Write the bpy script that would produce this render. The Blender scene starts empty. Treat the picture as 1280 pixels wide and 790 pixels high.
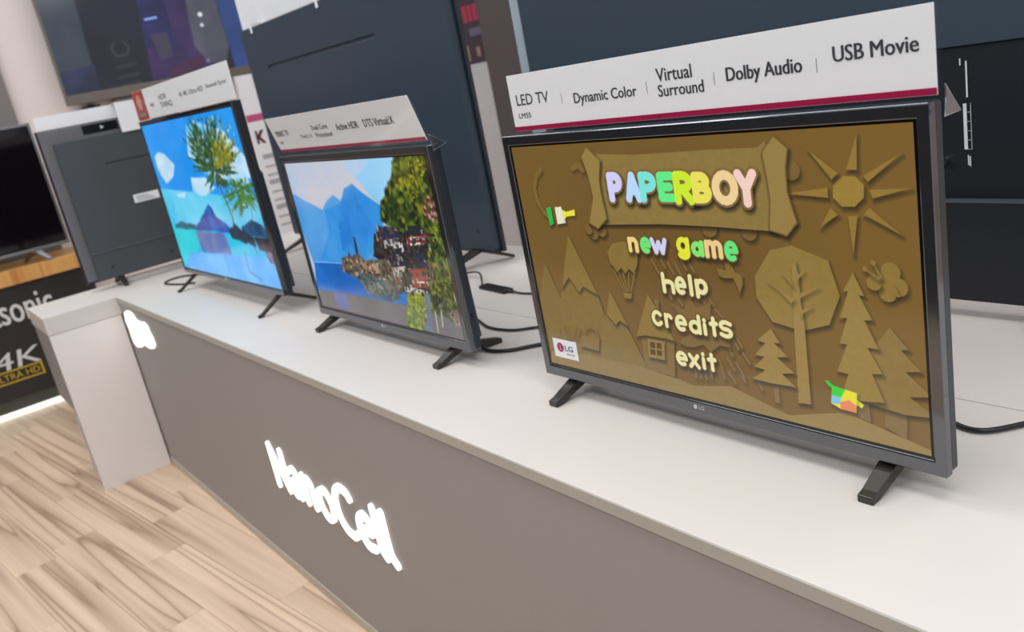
import bpy, bmesh, math, random
import numpy as np
from mathutils import Vector, Matrix, Euler

# ---------------------------------------------------------------- camera, world, lights, exposure
SC = bpy.context.scene
COL = SC.collection
cam_d = bpy.data.cameras.new('camera'); cam = bpy.data.objects.new('camera', cam_d); COL.objects.link(cam)
cam_d.sensor_width = 36; cam_d.lens = 1069.95 / 1280 * 36
cam_d.clip_start = .02; cam_d.clip_end = 60
cam.location = (.8249, -.8780, .5953)
cam.rotation_euler = (1.2775, .1900, .9072)
cam_d.dof.use_dof = True; cam_d.dof.focus_distance = 1.15; cam_d.dof.aperture_fstop = 6.5
SC.camera = cam
W = bpy.data.worlds.new('shop_ambient'); SC.world = W; W.use_nodes = True
bg = W.node_tree.nodes['Background']; bg.inputs[0].default_value = (.93, .96, 1, 1); bg.inputs[1].default_value = .68
def area(name, loc, sx, sy, power, col=(1, .985, .975)):
    l = bpy.data.lights.new(name, 'AREA'); l.shape = 'RECTANGLE'; l.size = sx; l.size_y = sy; l.energy = power; l.color = col
    o = bpy.data.objects.new(name, l); o.location = loc; COL.objects.link(o); return o
for (x, y) in ((-3.4, -.55), (-3.4, 1.5), (-1.2, -.55), (-1.2, 1.5), (1.0, -.55), (1.0, 1.5), (3.2, -.55), (-2.6, -2.0), (-.2, -2.0), (2.2, -2.0)):
    area('ceiling_lamp', (x, y, 2.25), 1.2, .6, 6 if y > 1 else 15.5 if y > -1 else 22)
SC.view_settings.view_transform = 'Standard'; SC.view_settings.look = 'None'
SC.view_settings.gamma = 1; SC.view_settings.use_curve_mapping = False
SC.view_settings.exposure = 0

# ---------------------------------------------------------------- helpers
def lin(c):
    c = c / 255.0
    return c / 12.92 if c <= .04045 else ((c + .055) / 1.055) ** 2.4
def rgb(r, g, b): return (lin(r), lin(g), lin(b), 1)
MATS = {}
def mat(name, col, rough=.5, metal=0, emit=0, var=.04, scale=30, bump=0, spec=.5, coat=0):
    if name in MATS: return MATS[name]
    m = bpy.data.materials.new(name); m.use_nodes = True; MATS[name] = m
    nt = m.node_tree; N = nt.nodes; b = N['Principled BSDF']
    tc = N.new('ShaderNodeTexCoord'); no = N.new('ShaderNodeTexNoise'); no.inputs['Scale'].default_value = scale; no.inputs['Detail'].default_value = 3
    mx = N.new('ShaderNodeMix'); mx.data_type = 'RGBA'
    c = rgb(*col)
    mx.inputs[6].default_value = tuple(v * (1 - var) for v in c[:3]) + (1,)
    mx.inputs[7].default_value = tuple(min(1, v * (1 + var)) for v in c[:3]) + (1,)
    nt.links.new(tc.outputs['Object'], no.inputs['Vector']); nt.links.new(no.outputs['Fac'], mx.inputs[0])
    if emit:
        b.inputs['Base Color'].default_value = (.02, .02, .02, 1)
        nt.links.new(mx.outputs[2], b.inputs['Emission Color']); b.inputs['Emission Strength'].default_value = emit
    else:
        nt.links.new(mx.outputs[2], b.inputs['Base Color'])
    b.inputs['Roughness'].default_value = rough; b.inputs['Metallic'].default_value = metal
    b.inputs['Specular IOR Level'].default_value = spec; b.inputs['Coat Weight'].default_value = coat
    if bump:
        bp = N.new('ShaderNodeBump'); bp.inputs['Strength'].default_value = bump; bp.inputs['Distance'].default_value = .001
        nt.links.new(no.outputs['Fac'], bp.inputs['Height']); nt.links.new(bp.outputs['Normal'], b.inputs['Normal'])
    return m
def acrylic(name='clear_acrylic', fac=.035, tint=(.985, .99, .99, 1)):
    m = bpy.data.materials.new(name); m.use_nodes = True; nt = m.node_tree; N = nt.nodes; N.clear()
    o = N.new('ShaderNodeOutputMaterial'); t = N.new('ShaderNodeBsdfTransparent'); g = N.new('ShaderNodeBsdfGlossy'); mx = N.new('ShaderNodeMixShader'); f = N.new('ShaderNodeFresnel')
    t.inputs[0].default_value = tint; g.inputs['Roughness'].default_value = .06; N.remove(f); mx.inputs[0].default_value = fac
    nt.links.new(t.outputs[0], mx.inputs[1]); nt.links.new(g.outputs[0], mx.inputs[2]); nt.links.new(mx.outputs[0], o.inputs[0])
    return m
M_ACR = acrylic(); M_ACR2 = acrylic('frosted_acrylic', .28, (.9, .91, .92, 1))

def empty(name, loc, label=None, cat=None, group=None, rz=0):
    o = bpy.data.objects.new(name, None); o.location = loc; o.rotation_euler = (0, 0, rz); o.empty_display_size = .05
    COL.objects.link(o)
    return tag(o, label, cat, group)
def tag(o, label=None, cat=None, group=None, kind=None):
    if label: o['label'] = label
    if cat: o['category'] = cat
    if group: o['group'] = group
    if kind: o['kind'] = kind
    return o
def obj(name, bm, m, parent=None, label=None, smooth=False, bevel=0, seg=2):
    me = bpy.data.meshes.new(name)
    bmesh.ops.recalc_face_normals(bm, faces=bm.faces)
    bm.to_mesh(me); bm.free()
    o = bpy.data.objects.new(name, me); COL.objects.link(o)
    if isinstance(m, (list, tuple)):
        for k in m: me.materials.append(k)
    else: me.materials.append(m)
    if parent: o.parent = parent
    if smooth:
        for p in me.polygons: p.use_smooth = True
    if bevel:
        b = o.modifiers.new('bevel', 'BEVEL'); b.width = bevel; b.segments = seg; b.limit_method = 'ANGLE'; b.angle_limit = .6
    if label: o['label'] = label
    return o
def box(bm, x0, x1, y0, y1, z0, z1):
    v = [bm.verts.new((x, y, z)) for x in (x0, x1) for y in (y0, y1) for z in (z0, z1)]
    for f in ((0, 1, 3, 2), (4, 6, 7, 5), (0, 4, 5, 1), (2, 3, 7, 6), (0, 2, 6, 4), (1, 5, 7, 3)): bm.faces.new([v[i] for i in f])
    return bm
def B(*a):
    bm = bmesh.new()
    if isinstance(a[0], (tuple, list)):
        for q in a: box(bm, *q)
    else: box(bm, *a)
    return bm
def prism(pts, axis, a0, a1, bm=None):
    # pts: 2-D outline in the two other axes (order x,y,z without axis), extruded from a0 to a1
    bm = bm or bmesh.new()
    def P(p, a):
        l = list(p); l.insert(axis, a); return l
    A = [bm.verts.new(P(p, a0)) for p in pts]; C = [bm.verts.new(P(p, a1)) for p in pts]
    bm.faces.new(A); bm.faces.new(C[::-1])
    n = len(pts)
    for i in range(n): bm.faces.new((A[i], A[(i + 1) % n], C[(i + 1) % n], C[i]))
    return bm
def hull_bar(a, b, wa, ta, wb, tb, bm=None):
    # tapered bar between two points lying in a plane x=const: width in x, thickness in z
    bm = bm or bmesh.new(); V = []
    for p, w, t in ((a, wa, ta), (b, wb, tb)):
        V.append([bm.verts.new((p[0] + sx * w / 2, p[1], p[2] + sz * t / 2)) for sx, sz in ((-1, -1), (1, -1), (1, 1), (-1, 1))])
    bm.faces.new(V[0]); bm.faces.new(V[1][::-1])
    for i in range(4): bm.faces.new((V[0][i], V[0][(i + 1) % 4], V[1][(i + 1) % 4], V[1][i]))
    return bm
def tube(pts, r, bm=None, n=8, sub=6, flat=None):
    bm = bm or bmesh.new()
    P = [Vector(p) for p in pts]
    if sub > 1 and len(P) > 2:
        Q = []
        for i in range(len(P) - 1):
            p0, p1, p2, p3 = P[max(i - 1, 0)], P[i], P[i + 1], P[min(i + 2, len(P) - 1)]
            for k in range(sub):
                t = k / sub
                Q.append(.5 * ((2 * p1) + (p2 - p0) * t + (2 * p0 - 5 * p1 + 4 * p2 - p3) * t * t + (3 * p1 - p0 - 3 * p2 + p3) * t ** 3))
        Q.append(P[-1]); P = Q
    rings = []; up = Vector((0, 0, 1))
    for i, p in enumerate(P):
        d = (P[min(i + 1, len(P) - 1)] - P[max(i - 1, 0)]).normalized()
        s = d.cross(up)
        if s.length < .05: s = d.cross(Vector((0, 1, 0)))
        s.normalize(); u = s.cross(d)
        rings.append([bm.verts.new(p + (s * math.cos(a) + u * math.sin(a)) * r) for a in [2 * math.pi * k / n for k in range(n)]])
    for a, b in zip(rings, rings[1:]):
        for k in range(n): bm.faces.new((a[k], a[(k + 1) % n], b[(k + 1) % n], b[k]))
    bm.faces.new(rings[0][::-1]); bm.faces.new(rings[-1])
    return bm
def stroke_xz(bm, pts, r, y0, y1, n=8):
    # rounded neon stroke lying in the xz plane: capsule solid per polyline
    for (a, b) in zip(pts, pts[1:]):
        a = Vector((a[0], a[1])); b = Vector((b[0], b[1])); d = b - a
        ang = math.atan2(d.y, d.x)
        o = [(a.x + r * math.cos(ang + math.pi / 2 + math.pi * k / n), a.y + r * math.sin(ang + math.pi / 2 + math.pi * k / n)) for k in range(n + 1)]
        o += [(b.x + r * math.cos(ang - math.pi / 2 + math.pi * k / n), b.y + r * math.sin(ang - math.pi / 2 + math.pi * k / n)) for k in range(n + 1)]
        prism(o, 1, y0, y1, bm)
    return bm
def curve2(pts, sub=5):
    P = [Vector((p[0], p[1], 0)) for p in pts]; Q = []
    for i in range(len(P) - 1):
        p0, p1, p2, p3 = P[max(i - 1, 0)], P[i], P[i + 1], P[min(i + 2, len(P) - 1)]
        for k in range(sub):
            t = k / sub
            Q.append(.5 * ((2 * p1) + (p2 - p0) * t + (2 * p0 - 5 * p1 + 4 * p2 - p3) * t * t + (3 * p1 - p0 - 3 * p2 + p3) * t ** 3))
    Q.append(P[-1]); return [(q.x, q.y) for q in Q]
def cyl(bm, c, axis, r, h, n=20, r2=None):
    r2 = r if r2 is None else r2
    def P(a, rr, d):
        q = [rr * math.cos(a), rr * math.sin(a)]; q.insert(axis, d); return [q[i] + c[i] for i in range(3)]
    A = [bm.verts.new(P(2 * math.pi * k / n, r, 0)) for k in range(n)]; C = [bm.verts.new(P(2 * math.pi * k / n, r2, h)) for k in range(n)]
    bm.faces.new(A); bm.faces.new(C[::-1])
    for k in range(n): bm.faces.new((A[k], A[(k + 1) % n], C[(k + 1) % n], C[k]))
    return bm
def relief(xs, zs, dep, yback, flip=False):
    # closed slab whose face towards -y is a grid of cells, cell (i,j) lying at y = dep[j][i]
    bm = bmesh.new(); nx, nz = len(xs) - 1, len(zs) - 1
    def q(a, b, c, d): bm.faces.new([bm.verts.new(p) for p in (a, b, c, d)])
    for j in range(nz):
        for i in range(nx):
            y = dep[j][i]; x0, x1, z0, z1 = xs[i], xs[i + 1], zs[j], zs[j + 1]
            q((x0, y, z0), (x1, y, z0), (x1, y, z1), (x0, y, z1))
            q((x0, yback, z0), (x0, yback, z1), (x1, yback, z1), (x1, yback, z0))
            for (di, dj) in ((-1, 0), (1, 0), (0, -1), (0, 1)):
                a, b = i + di, j + dj
                inside = 0 <= a < nx and 0 <= b < nz
                y2 = dep[b][a] if inside else yback
                if inside and y2 <= y: continue
                if di: xx = x0 if di < 0 else x1; q((xx, y, z0), (xx, y, z1), (xx, y2, z1), (xx, y2, z0))
                else: zz = z0 if dj < 0 else z1; q((x0, y, zz), (x1, y, zz), (x1, y2, zz), (x0, y2, zz))
    bmesh.ops.remove_doubles(bm, verts=bm.verts, dist=1e-5)
    return bm
def frame(x0, x1, z0, z1, ix0, ix1, iz0, iz1, y0, y1):
    # rectangular ring
    bm = bmesh.new()
    O = [(x0, z0), (x1, z0), (x1, z1), (x0, z1)]; I = [(ix0, iz0), (ix1, iz0), (ix1, iz1), (ix0, iz1)]
    v = {}
    for n, L in (('o', O), ('i', I)):
        for k, (x, z) in enumerate(L):
            for y in (0, 1): v[n, k, y] = bm.verts.new((x, (y0, y1)[y], z))
    for k in range(4):
        l = (k + 1) % 4
        for y in (0, 1): bm.faces.new((v['o', k, y], v['o', l, y], v['i', l, y], v['i', k, y]))
        bm.faces.new((v['o', k, 0], v['o', l, 0], v['o', l, 1], v['o', k, 1]))
        bm.faces.new((v['i', k, 0], v['i', l, 0], v['i', l, 1], v['i', k, 1]))
    return bm
def text(name, s, m, parent, loc, w, h, ax='xz', ext=.0004, bold=0, shear=0, label=None):
    # lettering as thin raised geometry; loc = lower-left corner, w x h = size of its bounding box
    cu = bpy.data.curves.new(name, 'FONT'); cu.body = s; cu.size = 1; cu.extrude = .001; cu.offset = 0; cu.shear = shear; cu.resolution_u = 3
    to = bpy.data.objects.new('tmp', cu); COL.objects.link(to)
    dg = bpy.context.evaluated_depsgraph_get(); me = bpy.data.meshes.new_from_object(to.evaluated_get(dg))
    bpy.data.objects.remove(to); bpy.data.curves.remove(cu)
    co = np.zeros(len(me.vertices) * 3); me.vertices.foreach_get('co', co); co = co.reshape(-1, 3)
    mn, mxx = co.min(0), co.max(0)
    u = (co[:, 0] - mn[0]) / (mxx[0] - mn[0]) * w; v = (co[:, 1] - mn[1]) / (mxx[1] - mn[1]) * h; t = np.where(co[:, 2] > 0, ext, 0)
    out = np.stack([loc[0] + u, loc[1] - t, loc[2] + v], 1)
    me.vertices.foreach_set('co', out.ravel()); me.materials.clear(); me.materials.append(m); me.name = name
    if bold:                                                 # heavier weight: the same outlines twice, a hair apart
        bm = bmesh.new(); bm.from_mesh(me)
        g = bmesh.ops.duplicate(bm, geom=bm.verts[:] + bm.edges[:] + bm.faces[:])
        for q in g['geom']:
            if isinstance(q, bmesh.types.BMVert): q.co.x += bold * h; q.co.y -= .00003
        bm.to_mesh(me); bm.free()
    o = bpy.data.objects.new(name, me); COL.objects.link(o); o.parent = parent
    if label: o['label'] = label
    return o

# ---------------------------------------------------------------- flat pictures shown on the screens, computed here
def vnoise(U, V, s, seed=0):
    r = np.random.RandomState(seed); tot = 0; amp = 0
    for o in range(3):
        g = r.rand(256, 256); x = U * s * 2 ** o + 7; y = V * s * 2 ** o + 3
        xi = np.floor(x).astype(int); yi = np.floor(y).astype(int); fx = x - xi; fy = y - yi
        fx = fx * fx * (3 - 2 * fx); fy = fy * fy * (3 - 2 * fy)
        a = g[yi % 256, xi % 256]; b = g[yi % 256, (xi + 1) % 256]; c = g[(yi + 1) % 256, xi % 256]; d = g[(yi + 1) % 256, (xi + 1) % 256]
        tot = tot + (a * (1 - fx) * (1 - fy) + b * fx * (1 - fy) + c * (1 - fx) * fy + d * fx * fy) / 2 ** o; amp += 1 / 2 ** o
    return tot / amp
def sd_poly(U, V, P):
    n = len(P); d = np.full(U.shape, 1e9); ins = np.zeros(U.shape, bool)
    for i in range(n):
        ax, ay = P[i]; bx, by = P[(i + 1) % n]; ex, ey = bx - ax, by - ay
        wx, wy = U - ax, V - ay; t = np.clip((wx * ex + wy * ey) / (ex * ex + ey * ey + 1e-12), 0, 1)
        d = np.minimum(d, (wx - ex * t) ** 2 + (wy - ey * t) ** 2)
        c = ((ay > V) != (by > V)) & (U < (bx - ax) * (V - ay) / ((by - ay) + 1e-12) + ax); ins ^= c
    d = np.sqrt(d); return np.where(ins, -d, d)
def sd_line(U, V, P):
    d = np.full(U.shape, 1e9)
    if len(P) == 1: return np.hypot(U - P[0][0], V - P[0][1])
    for (ax, ay), (bx, by) in zip(P, P[1:]):
        ex, ey = bx - ax, by - ay; wx, wy = U - ax, V - ay; t = np.clip((wx * ex + wy * ey) / (ex * ex + ey * ey + 1e-12), 0, 1)
        d = np.minimum(d, (wx - ex * t) ** 2 + (wy - ey * t) ** 2)
    return np.sqrt(d)
def picture(name, prims, H, base, dark_edge=True, shade=None):
    Wd = int(H * 16 / 9); V, U = np.mgrid[0:H, 0:Wd]; U = (U + .5) / H; V = (V + .5) / H
    img = np.zeros((H, Wd, 3)); img[:] = np.array(base) / 255.
    if shade is not None: img *= shade(U, V)[..., None]
    fine = vnoise(U, V, 60, 9)
    for k, p in enumerate(prims):
        pts = [p[1]] if p[0] == 'C' else p[1]
        xs = [q[0] for q in pts]; ys = [q[1] for q in pts]; rad = p[2] if p[0] in 'CS' and not isinstance(p[2], (tuple, list)) else 0
        mg = .04 + rad
        x0, x1 = int(max(0, (min(xs) - mg) * H)), int(min(Wd, (max(xs) + mg) * H + 1)); y0, y1 = int(max(0, (min(ys) - mg) * H)), int(min(H, (max(ys) + mg) * H + 1))
        if x1 <= x0 or y1 <= y0: continue
        u, v = U[y0:y1, x0:x1], V[y0:y1, x0:x1]
        off = 0
        if p[0] == 'D':
            rs = random.Random(k)
            n = 0
            while n < p[4]:
                a, b = rs.uniform(min(xs), max(xs)), rs.uniform(min(ys), max(ys)); n += 1
                if sd_poly(np.array([[a]]), np.array([[b]]), pts)[0, 0] > 0: continue
                w, h2 = p[3] * rs.uniform(.5, 1.3), p[3] * rs.uniform(.5, 1.2); cc = np.array(p[2][rs.randrange(len(p[2]))]) / 255. * rs.uniform(.8, 1.15)
                xa, xb, ya, yb = [int(q * H) for q in (a - w, a + w, b - h2, b + h2)]
                if xa < 0 or ya < 0: continue
                uu, vv = U[ya:yb, xa:xb], V[ya:yb, xa:xb]
                al = np.clip(1.6 - 1.6 * np.hypot((uu - a) / w, (vv - b) / h2), 0, 1)[..., None] * .85 if p[5] else .85
                img[ya:yb, xa:xb] = img[ya:yb, xa:xb] * (1 - al) + cc * al
            continue
        if p[0] == 'P': f = lambda a, b: sd_poly(a, b, pts) - (p[4] if len(p) > 4 else 0); col, sh = p[2], p[3]
        elif p[0] == 'C': f = lambda a, b: np.hypot(a - pts[0][0], b - pts[0][1]) - p[2]; col, sh = p[3], p[4]
        elif p[0] == 'S': f = lambda a, b: sd_line(a, b, pts) - p[2] / 2; col, sh = p[3], p[4]
        else: f = lambda a, b: sd_poly(a, b, pts); col, sh = p[2], 0
        sub = img[y0:y1, x0:x1]
        if sh:
            s = f(u - .005, v - .011); m = np.clip(.5 - s / .022, 0, 1) * .55 * min(sh, 1.3)
            sub *= (1 - m)[..., None]
        d = f(u, v)
        c = np.zeros(u.shape + (3,)); c[:] = np.array(col) / 255.
        if p[0] == 'N':
            nn = np.clip((vnoise(u, v, p[4], k) - .5) * 2.4 + .5, 0, 1)[..., None]
            c = c * nn + np.array(p[3]) / 255. * (1 - nn)
            soft = .012 * p[5] + .002
            d = d + (vnoise(u, v, p[4], k + 50) - .5) * .02 * (1 if p[5] else 0)
        else: soft = 1.3 / H
        if sh and dark_edge:
            c *= (.97 + .06 * fine[y0:y1, x0:x1])[..., None]
        a = np.clip(.5 - d / soft, 0, 1)[..., None]
        img[y0:y1, x0:x1] = sub * (1 - a) + c * a
    px = np.ones((H, Wd, 4), np.float32); px[..., :3] = np.clip(img, 0, 1)[::-1]
    im = bpy.data.images.new(name, Wd, H); im.pixels.foreach_set(px.ravel()); im.update(); im.pack()
    return im
def screen_mat(name, im, strength=1.0, rough=.12):
    m = bpy.data.materials.new(name); m.use_nodes = True; nt = m.node_tree; b = nt.nodes['Principled BSDF']
    t = nt.nodes.new('ShaderNodeTexImage'); t.image = im; t.interpolation = 'Cubic'; t.extension = 'EXTEND'
    b.inputs['Base Color'].default_value = (.012, .012, .014, 1); b.inputs['Roughness'].default_value = rough
    b.inputs['Emission Strength'].default_value = strength; nt.links.new(t.outputs[0], b.inputs['Emission Color'])
    return m
def screen_quad(name, x0, x1, z0, z1, y, m, parent):
    me = bpy.data.meshes.new(name)
    # thin solid panel, picture on its front face
    v = [(x, yy, z) for yy in (y, y + .004) for (x, z) in ((x0, z0), (x1, z0), (x1, z1), (x0, z1))]
    me.from_pydata(v, [], [(0, 1, 2, 3), (7, 6, 5, 4), (4, 5, 1, 0), (5, 6, 2, 1), (6, 7, 3, 2), (7, 4, 0, 3)])
    uv = me.uv_layers.new(name='UVMap'); me.materials.append(m); me.materials.append(MATS['black_gloss'])
    for k, c in enumerate(((0, 0), (1, 0), (1, 1), (0, 1))): uv.data[k].uv = c
    for p in me.polygons:
        if p.index: p.material_index = 1
    me.update()
    o = bpy.data.objects.new(name, me); COL.objects.link(o); o.parent = parent; return o
ART={
'game':[
('S',((0.735,0.4511),(0.7658,0.5074)),0.0117,(122,95,52),0.5,0,None),
('S',((0.7815,0.4481),(0.7989,0.4801)),0.0117,(122,95,52),0.5,0,None),
('S',((0.8192,0.461),(0.8387,0.5017)),0.0117,(122,95,52),0.5,0,None),
('S',((0.8496,0.4552),(0.8749,0.5064)),0.0117,(122,95,52),0.5,0,None),
('S',((0.8848,0.4468),(0.9032,0.4801)),0.0117,(122,95,52),0.5,0,None),
('S',((0.9136,0.445),(0.9398,0.4863)),0.0117,(122,95,52),0.5,0,None),
('S',((0.7972,0.5867),(0.8098,0.6011)),0.0117,(122,95,52),0.5,0,None),
('S',((0.832,0.5871),(0.8603,0.6229)),0.0117,(122,95,52),0.5,0,None),
('S',((0.8151,0.6279),(0.8387,0.6645)),0.0117,(122,95,52),0.5,0,None),
('S',((0.9898,0.5787),(1.0083,0.6066)),0.0117,(122,95,52),0.5,0,None),
('S',((1.0152,0.6208),(1.0426,0.6473)),0.0117,(122,95,52),0.5,0,None),
('S',((1.0672,0.7224),(1.0966,0.7628)),0.0117,(122,95,52),0.5,0,None),
('S',((0.9525,0.5826),(0.9759,0.6102)),0.0117,(122,95,52),0.5,0,None),
('S',((1.0688,0.7109),(1.0971,0.759)),0.011,(124,98,62),0.5,0,None),
('S',((1.1165,0.7746),(1.1377,0.8083)),0.011,(124,98,62),0.5,0,None),
('S',((1.0533,0.7582),(1.0666,0.7902)),0.011,(124,98,62),0.5,0,None),
('S',((1.004,0.8196),(1.017,0.887)),0.011,(124,98,62),0.5,0,None),
('S',((1.0422,0.8056),(1.0675,0.847)),0.011,(124,98,62),0.5,0,None),
('S',((1.0803,0.8181),(1.1086,0.8661)),0.011,(124,98,62),0.5,0,None),
('S',((1.0997,0.8677),(1.1105,0.8847)),0.011,(124,98,62),0.5,0,None),
('S',((1.1677,0.87),(1.1805,0.9011)),0.011,(124,98,62),0.5,0,None),
('S',((1.039,0.8597),(1.065,0.8972)),0.011,(124,98,62),0.5,0,None),
('S',((1.0979,0.7217),(1.1131,0.7491)),0.011,(124,98,62),0.5,0,None),
('S',((0.8787,0.8686),(0.8792,0.9087)),0.011,(124,98,62),0.5,0,None),
('S',((0.903,0.8684),(0.9025,0.9084)),0.011,(124,98,62),0.5,0,None),
('S',((0.9299,0.8676),(0.9304,0.9071)),0.011,(124,98,62),0.5,0,None),
('S',((0.9556,0.8653),(0.957,0.8998)),0.011,(124,98,62),0.5,0,None),
('P',((0.8158,0.6239),(0.8627,0.6382),(0.904,0.5913),(0.9315,0.6265),(0.9962,0.5967),(0.9899,0.6387),(1.0003,0.66),(0.8733,0.6914),(0.8387,0.6645)),(118,92,46),0.8,0),
('P',((0.8196,0.7781),(0.8554,0.741),(0.9425,0.7365),(1.0004,0.7206),(1.06,0.7422),(1.0618,0.7607),(1.0127,0.7607),(0.9663,0.7948),(0.9376,0.7682),(0.8868,0.7877),(0.8474,0.7898)),(118,94,52),0.8,0),
('C',(1.3843,0.1248),0.031,(118,92,44),0.9),
('C',(0.4365,0.361),0.0293,(118,92,44),0.9),
('C',(0.4861,0.3494),0.0276,(118,92,44),0.9),
('C',(0.4106,0.3487),0.0207,(118,92,44),0.9),
('C',(1.0338,0.3186),0.0345,(118,92,44),0.9),
('C',(1.2008,0.3267),0.031,(118,92,44),0.9),
('S',((0.1725,0.0988),(0.1313,0.1322),(0.1075,0.1802),(0.1146,0.2359),(0.1455,0.2844),(0.1904,0.3181)),0.0207,(124,96,40),0.6,0,None),
('S',((0.377,0.0969),(0.4089,0.0849),(0.4329,0.1046)),0.0241,(122,96,40),0.6,0,None),
('P',((0.0848,0.5069),(0.1626,0.6983),(0.2232,0.848),(0.2024,0.9741),(0.0189,0.9799),(-0.0045,0.7042)),(122,98,48),1,0),
('P',((0.1687,0.6376),(0.2399,0.5604),(0.2851,0.6205),(0.3148,0.6004),(0.3986,0.6268),(0.419,0.7158),(0.4129,0.8555),(0.5088,0.9213),(0.0905,0.9175),(0.1382,0.6889)),(124,100,48),1,0),
('P',((0.2762,0.3746),(0.398,0.6291),(0.3148,0.6004),(0.2831,0.6289),(0.2332,0.5668),(0.1733,0.6193)),(132,108,50),1,0),
('P',((0.4057,0.7404),(0.4284,0.709),(0.4827,0.7477),(0.5375,0.7406),(0.617,0.9026),(0.6126,0.9259),(0.3494,0.9248),(0.3735,0.8145)),(124,102,52),1,0),
('P',((0.4746,0.6025),(0.5467,0.7472),(0.5047,0.7302),(0.4788,0.7517),(0.4316,0.7086)),(132,108,50),1,0),
('S',((0.0973,0.8165),(0.1034,0.8654)),0.0103,(122,98,48),0.5,0,None),
('S',((0.1358,0.7929),(0.1409,0.86)),0.0103,(122,98,48),0.5,0,None),
('S',((0.1641,0.8014),(0.1632,0.8567)),0.0103,(122,98,48),0.5,0,None),
('S',((0.2186,0.7942),(0.1815,0.8541)),0.0103,(122,98,48),0.5,0,None),
('S',((0.2433,0.7993),(0.2106,0.8499)),0.0103,(122,98,48),0.5,0,None),
('S',((0.2684,0.8235),(0.282,0.7941),(0.3182,0.7821),(0.349,0.7921),(0.3527,0.8198)),0.0138,(122,98,48),0.7,0,None),
('P',((0.257,0.8287),(0.3624,0.8279),(0.3439,0.8899),(0.2323,0.8832)),(126,102,56),1,0),
('P',((0.4981,0.4413),(0.5322,0.4018),(0.5938,0.3893),(0.6449,0.3994),(0.6693,0.4335),(0.6538,0.4847),(0.6302,0.5182),(0.6077,0.5007),(0.5815,0.522),(0.564,0.4996),(0.5375,0.52),(0.5222,0.4994),(0.5042,0.4844)),(132,108,50),1,0),
('S',((0.5192,0.5138),(0.5619,0.5974)),0.0052,(132,108,50),0.5,0,None),
('S',((0.5451,0.5194),(0.571,0.5965)),0.0052,(132,108,50),0.5,0,None),
('S',((0.5711,0.5228),(0.5785,0.5958)),0.0052,(132,108,50),0.5,0,None),
('S',((0.6019,0.515),(0.586,0.5951)),0.0052,(132,108,50),0.5,0,None),
('S',((0.637,0.5123),(0.5979,0.5939)),0.0052,(132,108,50),0.5,0,None),
('P',((0.5549,0.6024),(0.6021,0.6022),(0.5928,0.627),(0.5545,0.6266)),(132,108,50),1,0),
('P',((0.7202,0.6137),(0.7403,0.6158),(0.7357,0.6564),(0.7143,0.6536)),(122,98,48),1,0),
('P',((0.6155,0.7801),(0.793,0.776),(0.7693,0.9307),(0.6137,0.9201)),(122,98,50),1,0),
('P',((0.6889,0.5958),(0.7958,0.7756),(0.7465,0.7722),(0.7258,0.773),(0.6412,0.7742),(0.588,0.7862)),(132,108,50),1,0),
('P',((0.6489,0.7863),(0.7399,0.786),(0.7284,0.867),(0.641,0.8672)),(140,116,60),1,0),
('P',((0.6611,0.7977),(0.6881,0.797),(0.6848,0.8226),(0.6577,0.8235)),(84,60,28),0,0),
('P',((0.6965,0.7968),(0.7216,0.7963),(0.7186,0.8207),(0.6934,0.8213)),(84,60,28),0,0),
('P',((0.6564,0.8304),(0.6835,0.8294),(0.6809,0.8518),(0.6537,0.8529)),(84,60,28),0,0),
('P',((0.6922,0.8281),(0.7174,0.8274),(0.7146,0.8507),(0.6894,0.8516)),(84,60,28),0,0),
('P',((1.0426,0.4654),(1.0856,0.4695),(1.076,0.4344),(1.11,0.4485),(1.1236,0.4723),(1.1513,0.4842),(1.1495,0.5162),(1.1322,0.5513),(1.1235,0.5221),(1.1118,0.496),(1.0727,0.4992),(1.0519,0.4922)),(128,102,48),1,0),
('P',((1.619,0.2085),(1.5884,0.2356),(1.5471,0.2361),(1.5198,0.209),(1.5233,0.1704),(1.5552,0.1438),(1.5959,0.1444),(1.622,0.1711)),(150,122,50),1,0),
('P',((1.5698,0.1255),(1.6039,0.1277),(1.6105,0.0225)),(142,114,48),1,0),
('P',((1.6213,0.1442),(1.6347,0.1626),(1.7385,0.0827)),(142,114,48),1,0),
('P',((1.6366,0.1851),(1.6457,0.2111),(1.7615,0.1803)),(142,114,48),1,0),
('P',((1.6142,0.2591),(1.634,0.2374),(1.7249,0.3147)),(142,114,48),1,0),
('P',((1.5637,0.2644),(1.5949,0.2616),(1.5722,0.3835)),(142,114,48),1,0),
('P',((1.508,0.2389),(1.5317,0.2607),(1.4691,0.3019)),(142,114,48),1,0),
('P',((1.5041,0.1786),(1.5043,0.2102),(1.3559,0.1968)),(142,114,48),1,0),
('P',((1.5431,0.1356),(1.5201,0.154),(1.4478,0.0618)),(142,114,48),1,0),
('C',(1.6846,0.4289),0.0304,(138,112,52),0.9),
('C',(1.707,0.4727),0.0283,(138,112,52),0.9),
('C',(1.6726,0.4928),0.0283,(138,112,52),0.9),
('C',(1.6311,0.4655),0.0241,(138,112,52),0.9),
('S',((1.657,0.4515),(1.6879,0.4854)),0.0276,(138,112,52),0,0,None),
('S',((1.6537,0.4459),(1.6329,0.4034)),0.009,(138,112,52),0.6,0,None),
('S',((1.6474,0.4508),(1.6053,0.4245)),0.009,(138,112,52),0.6,0,None),
('C',(1.6329,0.4034),0.008,(138,112,52),0.4),
('C',(1.6053,0.4245),0.008,(138,112,52),0.4),
('S',((1.6949,0.4892),(1.7038,0.4985)),0.0103,(138,112,52),0.4,0,None),
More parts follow.
